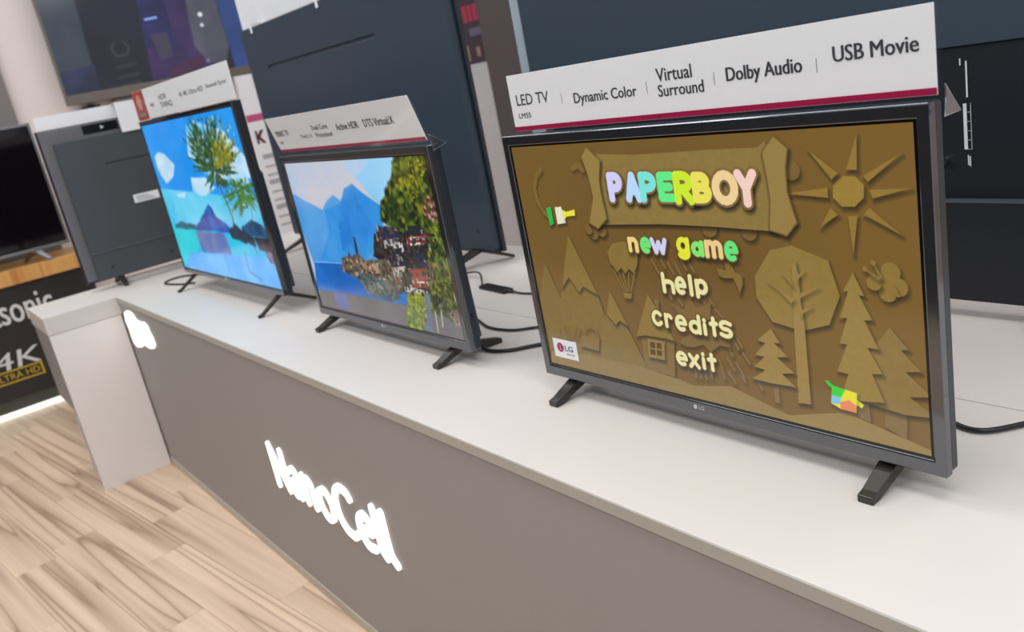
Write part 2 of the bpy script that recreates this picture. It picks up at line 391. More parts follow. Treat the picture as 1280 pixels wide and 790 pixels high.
('P',((1.2753,0.3852),(1.359,0.365),(1.4849,0.4066),(1.5152,0.5186),(1.4701,0.6199),(1.3657,0.6554),(1.2543,0.6368),(1.2003,0.5558),(1.2035,0.48)),(140,115,56),1,0),
('P',((1.3519,0.4284),(1.3676,0.4194),(1.3742,0.4663),(1.373,0.5596),(1.3791,0.6128),(1.3742,0.9164),(1.325,0.9213),(1.3383,0.6316),(1.3429,0.5629)),(148,122,64),1,0),
('P',((1.2522,0.4981),(1.293,0.5218),(1.3369,0.5636),(1.3508,0.5459)),(148,122,64),0.6,0),
('P',((1.4428,0.4971),(1.3741,0.5221),(1.3721,0.541)),(148,122,64),0.6,0),
('P',((1.4131,0.5659),(1.3707,0.5814),(1.3686,0.6006)),(148,122,64),0.6,0),
('P',((1.3123,0.4606),(1.3459,0.4819),(1.3496,0.503)),(148,122,64),0.6,0),
('P',((1.3967,0.4462),(1.3686,0.4641),(1.3663,0.4855)),(148,122,64),0.6,0),
('P',((1.6711,0.881),(1.7086,0.8758),(1.7028,0.9651),(1.6321,0.9363),(1.6398,0.8749)),(126,102,60),0.6,0),
('P',((1.5448,0.8688),(1.5851,0.8669),(1.5865,0.9337),(1.5436,0.9234)),(126,102,60),0.6,0),
('P',((1.6204,0.6649),(1.6709,0.6012),(1.7254,0.665),(1.701,0.6689),(1.7599,0.7284),(1.7116,0.7383),(1.7905,0.8042),(1.7185,0.8179),(1.8042,0.8698),(1.7022,0.8805),(1.5817,0.8676),(1.563,0.7718)),(134,110,58),1,0),
('P',((1.5647,0.4386),(1.5969,0.5104),(1.5794,0.5096),(1.617,0.5857),(1.5911,0.589),(1.6303,0.6774),(1.5943,0.6779),(1.6369,0.7582),(1.603,0.7644),(1.6375,0.8544),(1.536,0.868),(1.4858,0.8731),(1.5218,0.7793),(1.4835,0.7754),(1.5253,0.678),(1.5009,0.6764),(1.5331,0.5885),(1.5086,0.5915),(1.5435,0.5006),(1.5274,0.5021)),(146,120,60),1,0),
('P',((1.2288,0.8768),(1.2515,0.876),(1.2497,0.9389),(1.2294,0.9395)),(126,102,62),0.5,0),
('P',((1.2448,0.6634),(1.2762,0.7113),(1.2521,0.7149),(1.3022,0.7568),(1.258,0.7662),(1.3214,0.813),(1.2711,0.8236),(1.3212,0.8645),(1.2135,0.8687),(1.1431,0.8649),(1.2027,0.8228),(1.1578,0.816),(1.2048,0.7728),(1.1662,0.7703),(1.2153,0.7204),(1.1835,0.7129)),(148,122,66),1,0),
('P',((0.0162,0.9367),(0.2401,0.9185),(0.4068,0.9181),(0.5936,0.9177),(0.803,0.9368),(0.9912,0.9705),(0.972,1.1031),(-0.1147,1.2833)),(136,113,68),0.8,0),
('P',((0.6696,0.9817),(0.8409,0.9509),(0.9405,0.9347),(1.0401,0.9152),(1.121,0.9359),(1.2659,0.9723),(1.3271,0.9877),(1.3174,1.0785),(0.6428,1.1302)),(140,118,72),0.8,0),
('P',((1.2567,0.9833),(1.3297,0.9638),(1.4813,0.9224),(1.5367,0.925),(1.7863,0.9822),(1.7827,1.048),(1.1837,1.1133)),(146,122,72),0.8,0),
('P',((1.4341,0.8172),(1.4453,0.8144),(1.4656,0.8286),(1.4608,0.8417),(1.4454,0.8325)),(40,190,60),0.4,0),
('P',((1.5385,0.8587),(1.5677,0.8763),(1.5598,0.89),(1.5367,0.8796)),(220,220,60),0.4,0),
('P',((1.4601,0.8297),(1.5469,0.8399),(1.5393,0.91),(1.4851,0.9082),(1.4504,0.8947)),(225,215,50),0.6,0),
('P',((1.4601,0.8297),(1.5058,0.8352),(1.489,0.8656),(1.4561,0.8654)),(40,205,60),0,0),
('P',((1.4561,0.8654),(1.489,0.8656),(1.4831,0.8912),(1.4505,0.894)),(120,190,225),0,0),
('P',((1.4837,0.884),(1.5167,0.8701),(1.5414,0.8855),(1.5383,0.9103),(1.4851,0.9082)),(225,130,90),0,0),
('P',((0.5253,0.0446),(0.7217,0.0548),(0.8876,0.0524),(1.0746,0.0489),(1.2679,0.0493),(1.3007,0.0282),(1.3099,0.3253),(1.28,0.3211),(1.0344,0.3143),(0.8065,0.3139),(0.5189,0.3256),(0.4622,0.3306)),(136,114,58),1.2,0),
('P',((0.4744,0.0177),(0.5375,0.0713),(0.5163,0.1473),(0.5151,0.1946),(0.5244,0.2997),(0.468,0.3402),(0.4222,0.3186),(0.4686,0.217),(0.4607,0.1275),(0.4398,0.054)),(112,86,40),1.3,0.0055),
('P',((1.3316,0.0174),(1.3763,0.0565),(1.3625,0.1169),(1.3608,0.1931),(1.3848,0.2893),(1.345,0.3318),(1.2837,0.3157),(1.2988,0.2162),(1.2944,0.146),(1.2859,0.0652)),(112,86,40),1.3,0.0055),
('P',((0.4744,0.0177),(0.5375,0.0713),(0.5163,0.1473),(0.5151,0.1946),(0.5244,0.2997),(0.468,0.3402),(0.4222,0.3186),(0.4686,0.217),(0.4607,0.1275),(0.4398,0.054)),(146,122,64),0,0),
('P',((1.3316,0.0174),(1.3763,0.0565),(1.3625,0.1169),(1.3608,0.1931),(1.3848,0.2893),(1.345,0.3318),(1.2837,0.3157),(1.2988,0.2162),(1.2944,0.146),(1.2859,0.0652)),(146,122,64),0,0),
('P',((0.163,0.264),(0.1958,0.2579),(0.1955,0.3324),(0.1682,0.3414)),(40,180,70),0.8,0),
('P',((0.2202,0.2592),(0.2633,0.257),(0.2764,0.326),(0.22,0.3333)),(225,225,200),0.8,0),
('P',((0.2666,0.2681),(0.2881,0.278),(0.3437,0.2669),(0.341,0.2928),(0.2892,0.2978),(0.2673,0.3143)),(230,225,60),0.5,0),
('S',((0.5763,0.219),(0.5763,0.1322)),0.049,(128,98,56),1.3,0,None),
('S',((0.5763,0.1322),(0.5993,0.1322),(0.6091,0.134),(0.6174,0.1391),(0.6229,0.1467),(0.6248,0.1556),(0.6229,0.1646),(0.6174,0.1722),(0.6091,0.1773),(0.5993,0.1791),(0.5763,0.1791)),0.049,(128,98,56),1.3,0,None),
('S',((0.6677,0.2185),(0.6941,0.1323),(0.7205,0.2185)),0.049,(128,98,56),1.3,0,None),
('S',((0.6783,0.1892),(0.7099,0.1892)),0.049,(128,98,56),1.3,0,None),
('S',((0.7437,0.2182),(0.7437,0.1336)),0.049,(128,98,56),1.3,0,None),
('S',((0.7437,0.1336),(0.7699,0.1336),(0.781,0.1353),(0.7905,0.1403),(0.7968,0.1477),(0.799,0.1564),(0.7968,0.1652),(0.7905,0.1726),(0.781,0.1775),(0.7699,0.1793),(0.7437,0.1793)),0.049,(128,98,56),1.3,0,None),
('S',((0.8875,0.1351),(0.8354,0.1351),(0.8354,0.2143),(0.8875,0.2143)),0.049,(128,98,56),1.3,0,None),
('S',((0.8354,0.1747),(0.8771,0.1747)),0.049,(128,98,56),1.3,0,None),
('S',((0.9116,0.2241),(0.9116,0.1338),(0.9387,0.1338),(0.9502,0.1356),(0.96,0.1407),(0.9665,0.1483),(0.9688,0.1573),(0.9665,0.1663),(0.96,0.1739),(0.9502,0.179),(0.9387,0.1808),(0.9176,0.1808)),0.049,(128,98,56),1.3,0,None),
('S',((0.9327,0.1808),(0.9718,0.2241)),0.049,(128,98,56),1.3,0,None),
('S',((0.9958,0.217),(0.9958,0.1378),(1.0196,0.1378),(1.0287,0.1392),(1.0364,0.1434),(1.0415,0.1495),(1.0433,0.1568),(1.0415,0.1641),(1.0364,0.1702),(1.0287,0.1744),(1.0196,0.1758),(1.0011,0.1758)),0.049,(128,98,56),1.3,0,None),
('S',((1.0169,0.1758),(1.0222,0.1758),(1.0323,0.1774),(1.0409,0.1818),(1.0466,0.1885),(1.0486,0.1964),(1.0466,0.2043),(1.0409,0.211),(1.0323,0.2154),(1.0222,0.217),(0.9958,0.217)),0.049,(128,98,56),1.3,0,None),
('S',((1.1612,0.1786),(1.1582,0.1956),(1.1498,0.2099),(1.1371,0.2195),(1.1222,0.2229),(1.1073,0.2195),(1.0946,0.2099),(1.0862,0.1956),(1.0832,0.1786),(1.0862,0.1617),(1.0946,0.1474),(1.1073,0.1378),(1.1222,0.1344),(1.1371,0.1378),(1.1498,0.1474),(1.1582,0.1617),(1.1612,0.1786)),0.049,(128,98,56),1.3,0,None),
('S',((1.1801,0.1324),(1.209,0.1805),(1.238,0.1324)),0.049,(128,98,56),1.3,0,None),
('S',((1.209,0.1805),(1.209,0.2286)),0.049,(128,98,56),1.3,0,None),
('S',((0.5763,0.219),(0.5763,0.1322)),0.0324,(205,205,250),0,0,None),
('S',((0.5763,0.1322),(0.5993,0.1322),(0.6091,0.134),(0.6174,0.1391),(0.6229,0.1467),(0.6248,0.1556),(0.6229,0.1646),(0.6174,0.1722),(0.6091,0.1773),(0.5993,0.1791),(0.5763,0.1791)),0.0324,(205,205,250),0,0,None),
('S',((0.6677,0.2185),(0.6941,0.1323),(0.7205,0.2185)),0.0324,(180,215,252),0,0,None),
('S',((0.6783,0.1892),(0.7099,0.1892)),0.0324,(180,215,252),0,0,None),
('S',((0.7437,0.2182),(0.7437,0.1336)),0.0324,(120,225,215),0,0,None),
('S',((0.7437,0.1336),(0.7699,0.1336),(0.781,0.1353),(0.7905,0.1403),(0.7968,0.1477),(0.799,0.1564),(0.7968,0.1652),(0.7905,0.1726),(0.781,0.1775),(0.7699,0.1793),(0.7437,0.1793)),0.0324,(120,225,215),0,0,None),
('S',((0.8875,0.1351),(0.8354,0.1351),(0.8354,0.2143),(0.8875,0.2143)),0.0324,(95,232,135),0,0,None),
('S',((0.8354,0.1747),(0.8771,0.1747)),0.0324,(95,232,135),0,0,None),
('S',((0.9116,0.2241),(0.9116,0.1338),(0.9387,0.1338),(0.9502,0.1356),(0.96,0.1407),(0.9665,0.1483),(0.9688,0.1573),(0.9665,0.1663),(0.96,0.1739),(0.9502,0.179),(0.9387,0.1808),(0.9176,0.1808)),0.0324,(200,232,45),0,0,None),
('S',((0.9327,0.1808),(0.9718,0.2241)),0.0324,(200,232,45),0,0,None),
('S',((0.9958,0.217),(0.9958,0.1378),(1.0196,0.1378),(1.0287,0.1392),(1.0364,0.1434),(1.0415,0.1495),(1.0433,0.1568),(1.0415,0.1641),(1.0364,0.1702),(1.0287,0.1744),(1.0196,0.1758),(1.0011,0.1758)),0.0324,(232,222,90),0,0,None),
('S',((1.0169,0.1758),(1.0222,0.1758),(1.0323,0.1774),(1.0409,0.1818),(1.0466,0.1885),(1.0486,0.1964),(1.0466,0.2043),(1.0409,0.211),(1.0323,0.2154),(1.0222,0.217),(0.9958,0.217)),0.0324,(232,222,90),0,0,None),
('S',((1.1612,0.1786),(1.1582,0.1956),(1.1498,0.2099),(1.1371,0.2195),(1.1222,0.2229),(1.1073,0.2195),(1.0946,0.2099),(1.0862,0.1956),(1.0832,0.1786),(1.0862,0.1617),(1.0946,0.1474),(1.1073,0.1378),(1.1222,0.1344),(1.1371,0.1378),(1.1498,0.1474),(1.1582,0.1617),(1.1612,0.1786)),0.0324,(235,205,150),0,0,None),
('S',((1.1801,0.1324),(1.209,0.1805),(1.238,0.1324)),0.0324,(240,205,190),0,0,None),
('S',((1.209,0.1805),(1.209,0.2286)),0.0324,(240,205,190),0,0,None),
('S',((0.6322,0.3778),(0.6322,0.4221)),0.0303,(100,80,34),1,0,None),
('S',((0.6322,0.3911),(0.6346,0.3867),(0.6383,0.3822),(0.6433,0.3791),(0.649,0.3778),(0.6548,0.3784),(0.6601,0.3808),(0.6644,0.3847),(0.6671,0.3898),(0.6681,0.3955),(0.6681,0.4221)),0.0303,(100,80,34),1,0,None),
('S',((0.6994,0.3982),(0.7343,0.3982),(0.7343,0.3982),(0.7326,0.3884),(0.7277,0.3804),(0.7207,0.3757),(0.7128,0.3753),(0.7054,0.3791),(0.7001,0.3866),(0.6977,0.3962),(0.6987,0.4062),(0.703,0.4147),(0.7097,0.4201),(0.7175,0.4214),(0.7251,0.4184)),0.0303,(100,80,34),1,0,None),
('S',((0.7508,0.3748),(0.7671,0.422),(0.7833,0.3842),(0.7995,0.422),(0.8158,0.3748)),0.0303,(100,80,34),1,0,None),
('S',((0.9237,0.3901),(0.9208,0.4018),(0.9129,0.4103),(0.9021,0.4135),(0.8913,0.4103),(0.8834,0.4018),(0.8805,0.3901),(0.8834,0.3784),(0.8913,0.3698),(0.9021,0.3667),(0.9129,0.3698),(0.9208,0.3784),(0.9237,0.3901)),0.0303,(100,80,34),1,0,None),
('S',((0.9237,0.3667),(0.9237,0.4168),(0.9237,0.4168),(0.9226,0.4222),(0.9192,0.427),(0.9141,0.4307),(0.9077,0.4329),(0.9007,0.4335),(0.8938,0.4322),(0.8879,0.4294),(0.8834,0.4252)),0.0303,(100,80,34),1,0,None),
('S',((0.9846,0.3992),(0.9822,0.4088),(0.9758,0.4157),(0.9669,0.4183),(0.9581,0.4157),(0.9517,0.4088),(0.9493,0.3992),(0.9517,0.3897),(0.9581,0.3827),(0.9669,0.3801),(0.9758,0.3827),(0.9822,0.3897),(0.9846,0.3992)),0.0303,(100,80,34),1,0,None),
('S',((0.9885,0.3754),(0.9885,0.4183)),0.0303,(100,80,34),1,0,None),
('S',((1.0111,0.372),(1.0111,0.4208)),0.0303,(100,80,34),1,0,None),
('S',((1.0111,0.3866),(1.0131,0.3805),(1.0162,0.3762),(1.0204,0.3733),(1.0251,0.372),(1.03,0.3726),(1.0345,0.3749),(1.038,0.3787),(1.0404,0.3836),(1.0412,0.3891),(1.0412,0.4208)),0.0303,(100,80,34),1,0,None),
('S',((1.0412,0.3866),(1.0432,0.3805),(1.0463,0.3762),(1.0504,0.3733),(1.0552,0.372),(1.0601,0.3726),(1.0645,0.3749),(1.0681,0.3787),(1.0704,0.3836),(1.0712,0.3891),(1.0712,0.4208)),0.0303,(100,80,34),1,0,None),
('S',((1.099,0.3979),(1.1371,0.3979),(1.1371,0.3979),(1.1352,0.3862),(1.1299,0.3768),(1.1222,0.3712),(1.1136,0.3707),(1.1055,0.3753),(1.0997,0.3841),(1.0971,0.3955),(1.0982,0.4073),(1.1029,0.4174),(1.1102,0.4238),(1.1188,0.4254),(1.1271,0.4218)),0.0303,(100,80,34),1,0,None),
('S',((0.6322,0.3778),(0.6322,0.4221)),0.02,(235,205,130),0,0,None),
('S',((0.6322,0.3911),(0.6346,0.3867),(0.6383,0.3822),(0.6433,0.3791),(0.649,0.3778),(0.6548,0.3784),(0.6601,0.3808),(0.6644,0.3847),(0.6671,0.3898),(0.6681,0.3955),(0.6681,0.4221)),0.02,(235,205,130),0,0,None),
('S',((0.6994,0.3982),(0.7343,0.3982),(0.7343,0.3982),(0.7326,0.3884),(0.7277,0.3804),(0.7207,0.3757),(0.7128,0.3753),(0.7054,0.3791),(0.7001,0.3866),(0.6977,0.3962),(0.6987,0.4062),(0.703,0.4147),(0.7097,0.4201),(0.7175,0.4214),(0.7251,0.4184)),0.02,(110,225,120),0,0,None),
('S',((0.7508,0.3748),(0.7671,0.422),(0.7833,0.3842),(0.7995,0.422),(0.8158,0.3748)),0.02,(205,205,240),0,0,None),
('S',((0.9237,0.3901),(0.9208,0.4018),(0.9129,0.4103),(0.9021,0.4135),(0.8913,0.4103),(0.8834,0.4018),(0.8805,0.3901),(0.8834,0.3784),(0.8913,0.3698),(0.9021,0.3667),(0.9129,0.3698),(0.9208,0.3784),(0.9237,0.3901)),0.02,(225,225,50),0,0,None),
('S',((0.9237,0.3667),(0.9237,0.4168),(0.9237,0.4168),(0.9226,0.4222),(0.9192,0.427),(0.9141,0.4307),(0.9077,0.4329),(0.9007,0.4335),(0.8938,0.4322),(0.8879,0.4294),(0.8834,0.4252)),0.02,(225,225,50),0,0,None),
('S',((0.9846,0.3992),(0.9822,0.4088),(0.9758,0.4157),(0.9669,0.4183),(0.9581,0.4157),(0.9517,0.4088),(0.9493,0.3992),(0.9517,0.3897),(0.9581,0.3827),(0.9669,0.3801),(0.9758,0.3827),(0.9822,0.3897),(0.9846,0.3992)),0.02,(130,225,110),0,0,None),
('S',((0.9885,0.3754),(0.9885,0.4183)),0.02,(130,225,110),0,0,None),
('S',((1.0111,0.372),(1.0111,0.4208)),0.02,(235,200,140),0,0,None),
('S',((1.0111,0.3866),(1.0131,0.3805),(1.0162,0.3762),(1.0204,0.3733),(1.0251,0.372),(1.03,0.3726),(1.0345,0.3749),(1.038,0.3787),(1.0404,0.3836),(1.0412,0.3891),(1.0412,0.4208)),0.02,(235,200,140),0,0,None),
('S',((1.0412,0.3866),(1.0432,0.3805),(1.0463,0.3762),(1.0504,0.3733),(1.0552,0.372),(1.0601,0.3726),(1.0645,0.3749),(1.0681,0.3787),(1.0704,0.3836),(1.0712,0.3891),(1.0712,0.4208)),0.02,(235,200,140),0,0,None),
('S',((1.099,0.3979),(1.1371,0.3979),(1.1371,0.3979),(1.1352,0.3862),(1.1299,0.3768),(1.1222,0.3712),(1.1136,0.3707),(1.1055,0.3753),(1.0997,0.3841),(1.0971,0.3955),(1.0982,0.4073),(1.1029,0.4174),(1.1102,0.4238),(1.1188,0.4254),(1.1271,0.4218)),0.02,(100,225,120),0,0,None),
('S',((0.7806,0.5074),(0.7806,0.5745)),0.0276,(92,70,32),1,0,None),
('S',((0.7806,0.5443),(0.7836,0.541),(0.7883,0.5376),(0.7945,0.5353),(0.8016,0.5343),(0.8089,0.5347),(0.8156,0.5365),(0.821,0.5395),(0.8244,0.5433),(0.8256,0.5477),(0.8256,0.5745)),0.0276,(92,70,32),1,0,None),
('S',((0.8474,0.5451),(0.8839,0.5451),(0.8839,0.5451),(0.8821,0.5335),(0.877,0.5241),(0.8697,0.5186),(0.8614,0.5181),(0.8537,0.5227),(0.8481,0.5314),(0.8456,0.5427),(0.8467,0.5545),(0.8511,0.5645),(0.8581,0.5708),(0.8664,0.5724),(0.8743,0.5688)),0.0276,(92,70,32),1,0,None),
('S',((0.9136,0.5056),(0.9136,0.5739)),0.0276,(92,70,32),1,0,None),
('S',((0.9431,0.5203),(0.9431,0.5787)),0.0276,(92,70,32),1,0,None),
('S',((0.9845,0.5406),(0.9817,0.5516),(0.9742,0.5597),(0.9638,0.5627),(0.9534,0.5597),(0.9459,0.5516),(0.9431,0.5406),(0.9459,0.5295),(0.9534,0.5214),(0.9638,0.5184),(0.9742,0.5214),(0.9817,0.5295),(0.9845,0.5406)),0.0276,(92,70,32),1,0,None),
('S',((0.7806,0.5074),(0.7806,0.5745)),0.0186,(226,220,160),0,0,None),
('S',((0.7806,0.5443),(0.7836,0.541),(0.7883,0.5376),(0.7945,0.5353),(0.8016,0.5343),(0.8089,0.5347),(0.8156,0.5365),(0.821,0.5395),(0.8244,0.5433),(0.8256,0.5477),(0.8256,0.5745)),0.0186,(226,220,160),0,0,None),
('S',((0.8474,0.5451),(0.8839,0.5451),(0.8839,0.5451),(0.8821,0.5335),(0.877,0.5241),(0.8697,0.5186),(0.8614,0.5181),(0.8537,0.5227),(0.8481,0.5314),(0.8456,0.5427),(0.8467,0.5545),(0.8511,0.5645),(0.8581,0.5708),(0.8664,0.5724),(0.8743,0.5688)),0.0186,(226,220,160),0,0,None),
('S',((0.9136,0.5056),(0.9136,0.5739)),0.0186,(226,220,160),0,0,None),
('S',((0.9431,0.5203),(0.9431,0.5787)),0.0186,(226,220,160),0,0,None),
('S',((0.9845,0.5406),(0.9817,0.5516),(0.9742,0.5597),(0.9638,0.5627),(0.9534,0.5597),(0.9459,0.5516),(0.9431,0.5406),(0.9459,0.5295),(0.9534,0.5214),(0.9638,0.5184),(0.9742,0.5214),(0.9817,0.5295),(0.9845,0.5406)),0.0186,(226,220,160),0,0,None),
('S',((0.7377,0.6747),(0.7292,0.6675),(0.7188,0.6657),(0.709,0.67),(0.7019,0.6792),(0.6994,0.6911),(0.7019,0.7031),(0.709,0.7123),(0.7188,0.7166),(0.7292,0.7148),(0.7377,0.7076)),0.0262,(92,70,32),1,0,None),
('S',((0.7661,0.6713),(0.7661,0.7173)),0.0262,(92,70,32),1,0,None),
('S',((0.7661,0.6874),(0.7663,0.6848),(0.7677,0.6804),(0.7703,0.6767),(0.7738,0.6739),(0.7779,0.6725),(0.7822,0.6723),(0.7864,0.6736),(0.79,0.6762),(0.7927,0.6798)),0.0262,(92,70,32),1,0,None),
('S',((0.8211,0.6961),(0.8625,0.6961),(0.8625,0.6961),(0.8605,0.6851),(0.8547,0.6762),(0.8463,0.6711),(0.8369,0.6706),(0.8282,0.6749),(0.8218,0.6831),(0.819,0.6938),(0.8202,0.7049),(0.8253,0.7143),(0.8332,0.7203),(0.8426,0.7218),(0.8516,0.7184)),0.0262,(92,70,32),1,0,None),
('S',((0.929,0.6589),(0.929,0.7233)),0.0262,(92,70,32),1,0,None),
('S',((0.929,0.7027),(0.9261,0.713),(0.9182,0.7205),(0.9073,0.7233),(0.8964,0.7205),(0.8885,0.713),(0.8856,0.7027),(0.8885,0.6924),(0.8964,0.6848),(0.9073,0.6821),(0.9182,0.6848),(0.9261,0.6924),(0.929,0.7027)),0.0262,(92,70,32),1,0,None),
('S',((0.9545,0.6873),(0.9545,0.7227)),0.0262,(92,70,32),1,0,None),
('S',((0.9545,0.6694),(0.9545,0.6705)),0.0262,(92,70,32),1,0,None),
('S',((0.9967,0.658),(0.9967,0.7209)),0.0262,(92,70,32),1,0,None),
('S',((0.9839,0.68),(1.0094,0.6769)),0.0262,(92,70,32),1,0,None),
('S',((1.0725,0.6707),(1.0611,0.667),(1.0529,0.6653),(1.0443,0.6658),(1.0368,0.6686),(1.0316,0.6731),(1.0297,0.6787),(1.0313,0.6842),(1.0361,0.6889),(1.0435,0.6919),(1.0581,0.6924),(1.0661,0.6956),(1.0712,0.7006),(1.0724,0.7065),(1.0696,0.7122),(1.0632,0.7166),(1.0544,0.7189),(1.045,0.7186),(1.0366,0.7159),(1.0288,0.7136)),0.0262,(92,70,32),1,0,None),
('S',((0.7377,0.6747),(0.7292,0.6675),(0.7188,0.6657),(0.709,0.67),(0.7019,0.6792),(0.6994,0.6911),(0.7019,0.7031),(0.709,0.7123),(0.7188,0.7166),(0.7292,0.7148),(0.7377,0.7076)),0.0172,(226,220,160),0,0,None),
('S',((0.7661,0.6713),(0.7661,0.7173)),0.0172,(226,220,160),0,0,None),
('S',((0.7661,0.6874),(0.7663,0.6848),(0.7677,0.6804),(0.7703,0.6767),(0.7738,0.6739),(0.7779,0.6725),(0.7822,0.6723),(0.7864,0.6736),(0.79,0.6762),(0.7927,0.6798)),0.0172,(226,220,160),0,0,None),
('S',((0.8211,0.6961),(0.8625,0.6961),(0.8625,0.6961),(0.8605,0.6851),(0.8547,0.6762),(0.8463,0.6711),(0.8369,0.6706),(0.8282,0.6749),(0.8218,0.6831),(0.819,0.6938),(0.8202,0.7049),(0.8253,0.7143),(0.8332,0.7203),(0.8426,0.7218),(0.8516,0.7184)),0.0172,(226,220,160),0,0,None),
('S',((0.929,0.6589),(0.929,0.7233)),0.0172,(226,220,160),0,0,None),
('S',((0.929,0.7027),(0.9261,0.713),(0.9182,0.7205),(0.9073,0.7233),(0.8964,0.7205),(0.8885,0.713),(0.8856,0.7027),(0.8885,0.6924),(0.8964,0.6848),(0.9073,0.6821),(0.9182,0.6848),(0.9261,0.6924),(0.929,0.7027)),0.0172,(226,220,160),0,0,None),
('S',((0.9545,0.6873),(0.9545,0.7227)),0.0172,(226,220,160),0,0,None),
('S',((0.9545,0.6694),(0.9545,0.6705)),0.0172,(226,220,160),0,0,None),
('S',((0.9967,0.658),(0.9967,0.7209)),0.0172,(226,220,160),0,0,None),
('S',((0.9839,0.68),(1.0094,0.6769)),0.0172,(226,220,160),0,0,None),
('S',((1.0725,0.6707),(1.0611,0.667),(1.0529,0.6653),(1.0443,0.6658),(1.0368,0.6686),(1.0316,0.6731),(1.0297,0.6787),(1.0313,0.6842),(1.0361,0.6889),(1.0435,0.6919),(1.0581,0.6924),(1.0661,0.6956),(1.0712,0.7006),(1.0724,0.7065),(1.0696,0.7122),(1.0632,0.7166),(1.0544,0.7189),(1.045,0.7186),(1.0366,0.7159),(1.0288,0.7136)),0.0172,(226,220,160),0,0,None),
('S',((0.8,0.8433),(0.841,0.8433),(0.841,0.8432),(0.839,0.8333),(0.8333,0.8253),(0.825,0.8206),(0.8156,0.8202),(0.807,0.824),(0.8007,0.8315),(0.7979,0.8412),(0.7991,0.8513),(0.8041,0.8598),(0.812,0.8653),(0.8213,0.8666),(0.8302,0.8636)),0.0262,(92,70,32),1,0,None),
('S',((0.8608,0.8205),(0.9,0.8667)),0.0262,(92,70,32),1,0,None),
('S',((0.9,0.8205),(0.8608,0.8667)),0.0262,(92,70,32),1,0,None),
('S',((0.9268,0.8263),(0.9268,0.8629)),0.0262,(92,70,32),1,0,None),
('S',((0.9268,0.8077),(0.9268,0.8089)),0.0262,(92,70,32),1,0,None),
('S',((0.9665,0.8043),(0.9665,0.8642)),0.0262,(92,70,32),1,0,None),
('S',((0.9521,0.8253),(0.9808,0.8223)),0.0262,(92,70,32),1,0,None),
('S',((0.8,0.8433),(0.841,0.8433),(0.841,0.8432),(0.839,0.8333),(0.8333,0.8253),(0.825,0.8206),(0.8156,0.8202),(0.807,0.824),(0.8007,0.8315),(0.7979,0.8412),(0.7991,0.8513),(0.8041,0.8598),(0.812,0.8653),(0.8213,0.8666),(0.8302,0.8636)),0.0172,(226,220,160),0,0,None),
('S',((0.8608,0.8205),(0.9,0.8667)),0.0172,(226,220,160),0,0,None),
('S',((0.9,0.8205),(0.8608,0.8667)),0.0172,(226,220,160),0,0,None),
('S',((0.9268,0.8263),(0.9268,0.8629)),0.0172,(226,220,160),0,0,None),
('S',((0.9268,0.8077),(0.9268,0.8089)),0.0172,(226,220,160),0,0,None),
('S',((0.9665,0.8043),(0.9665,0.8642)),0.0172,(226,220,160),0,0,None),
('S',((0.9521,0.8253),(0.9808,0.8223)),0.0172,(226,220,160),0,0,None)],
'lake':[
('N',((-0.027,-0.106),(1.894,-0.0303),(1.707,1.0742),(-1.0184,1.4906)),(196,196,206),(175,190,215),3,1),
('N',((1.1528,-0.0302),(1.554,-0.0162),(1.3317,0.2932),(1.1962,0.2657),(1.0767,0.1916),(0.9608,0.0998)),(120,190,235),(150,205,240),3,1),
('N',((1.0597,-0.0334),(1.1528,-0.0302),(1.1553,0.0287),(0.9608,0.0998),(0.8335,0.0205)),(170,200,230),(190,205,225),3,1),
('N',((-0.0447,0.2095),(0.0394,0.2128),(0.1783,0.2606),(0.4102,0.3052),(0.4974,0.2493),(0.6135,0.2046),(0.7023,0.2396),(0.8782,0.332),(1.0472,0.6523),(0.0485,0.7059)),(88,160,222),(70,145,215),4,1),
('N',((0.4468,0.3079),(0.6898,0.2637),(0.7823,0.1727),(0.9049,0.1453),(1.0092,0.1992),(1.1948,0.2687),(1.1707,0.3858),(1.0498,0.5126),(0.7154,0.6597),(0.144,0.6816),(0.4216,0.4595)),(40,135,215),(60,150,220),5,1),
('N',((0.72,0.2394),(0.8207,0.1916),(0.9138,0.1607),(0.9249,0.2379),(1.0276,0.3595),(0.8531,0.5862),(0.5481,0.571),(0.5807,0.404)),(30,120,205),(50,140,215),7,1),
('N',((0.0695,0.6687),(0.505,0.6541),(1.1112,0.6478),(1.3271,0.8273),(1.1916,0.8722),(-0.0144,0.8925)),(22,110,200),(10,85,170),5,1),
('N',((0.0695,0.6687),(0.5068,0.6506),(0.5014,0.6611),(0.0622,0.6817)),(110,180,230),(90,170,230),5,0),
('N',((0.0129,0.8808),(0.4332,0.8644),(1.2567,0.8575),(1.9152,0.9038),(1.867,1.0357),(-0.0569,1.0444)),(104,100,102),(92,88,88),4,1),
('N',((0.2389,0.8724),(0.4314,0.868),(0.4634,0.9855),(0.276,0.9854)),(95,105,170),(90,95,150),4,1),
('N',((1.4693,-0.0122),(1.7862,-0.0081),(1.8375,0.2314),(1.7676,0.5317),(1.7692,0.7817),(1.7756,0.8934),(1.418,0.8775),(1.3935,0.6718),(1.3372,0.41),(1.1477,0.3564),(1.1996,0.2582),(1.3539,0.1484)),(104,118,22),(30,44,14),22,1),
('N',((1.548,-0.0026),(1.7558,0.0041),(1.7089,0.1779),(1.5144,0.2619),(1.4469,0.1632)),(150,150,20),(60,72,18),24,1),
('N',((1.2265,0.2653),(1.3996,0.2058),(1.4053,0.3208),(1.2849,0.397),(1.1601,0.356)),(70,105,25),(28,48,18),22,1),
('N',((1.6847,0.2051),(1.7738,0.2049),(1.7691,0.3401),(1.6605,0.3568),(1.6428,0.2742)),(140,95,70),(60,40,30),22,1),
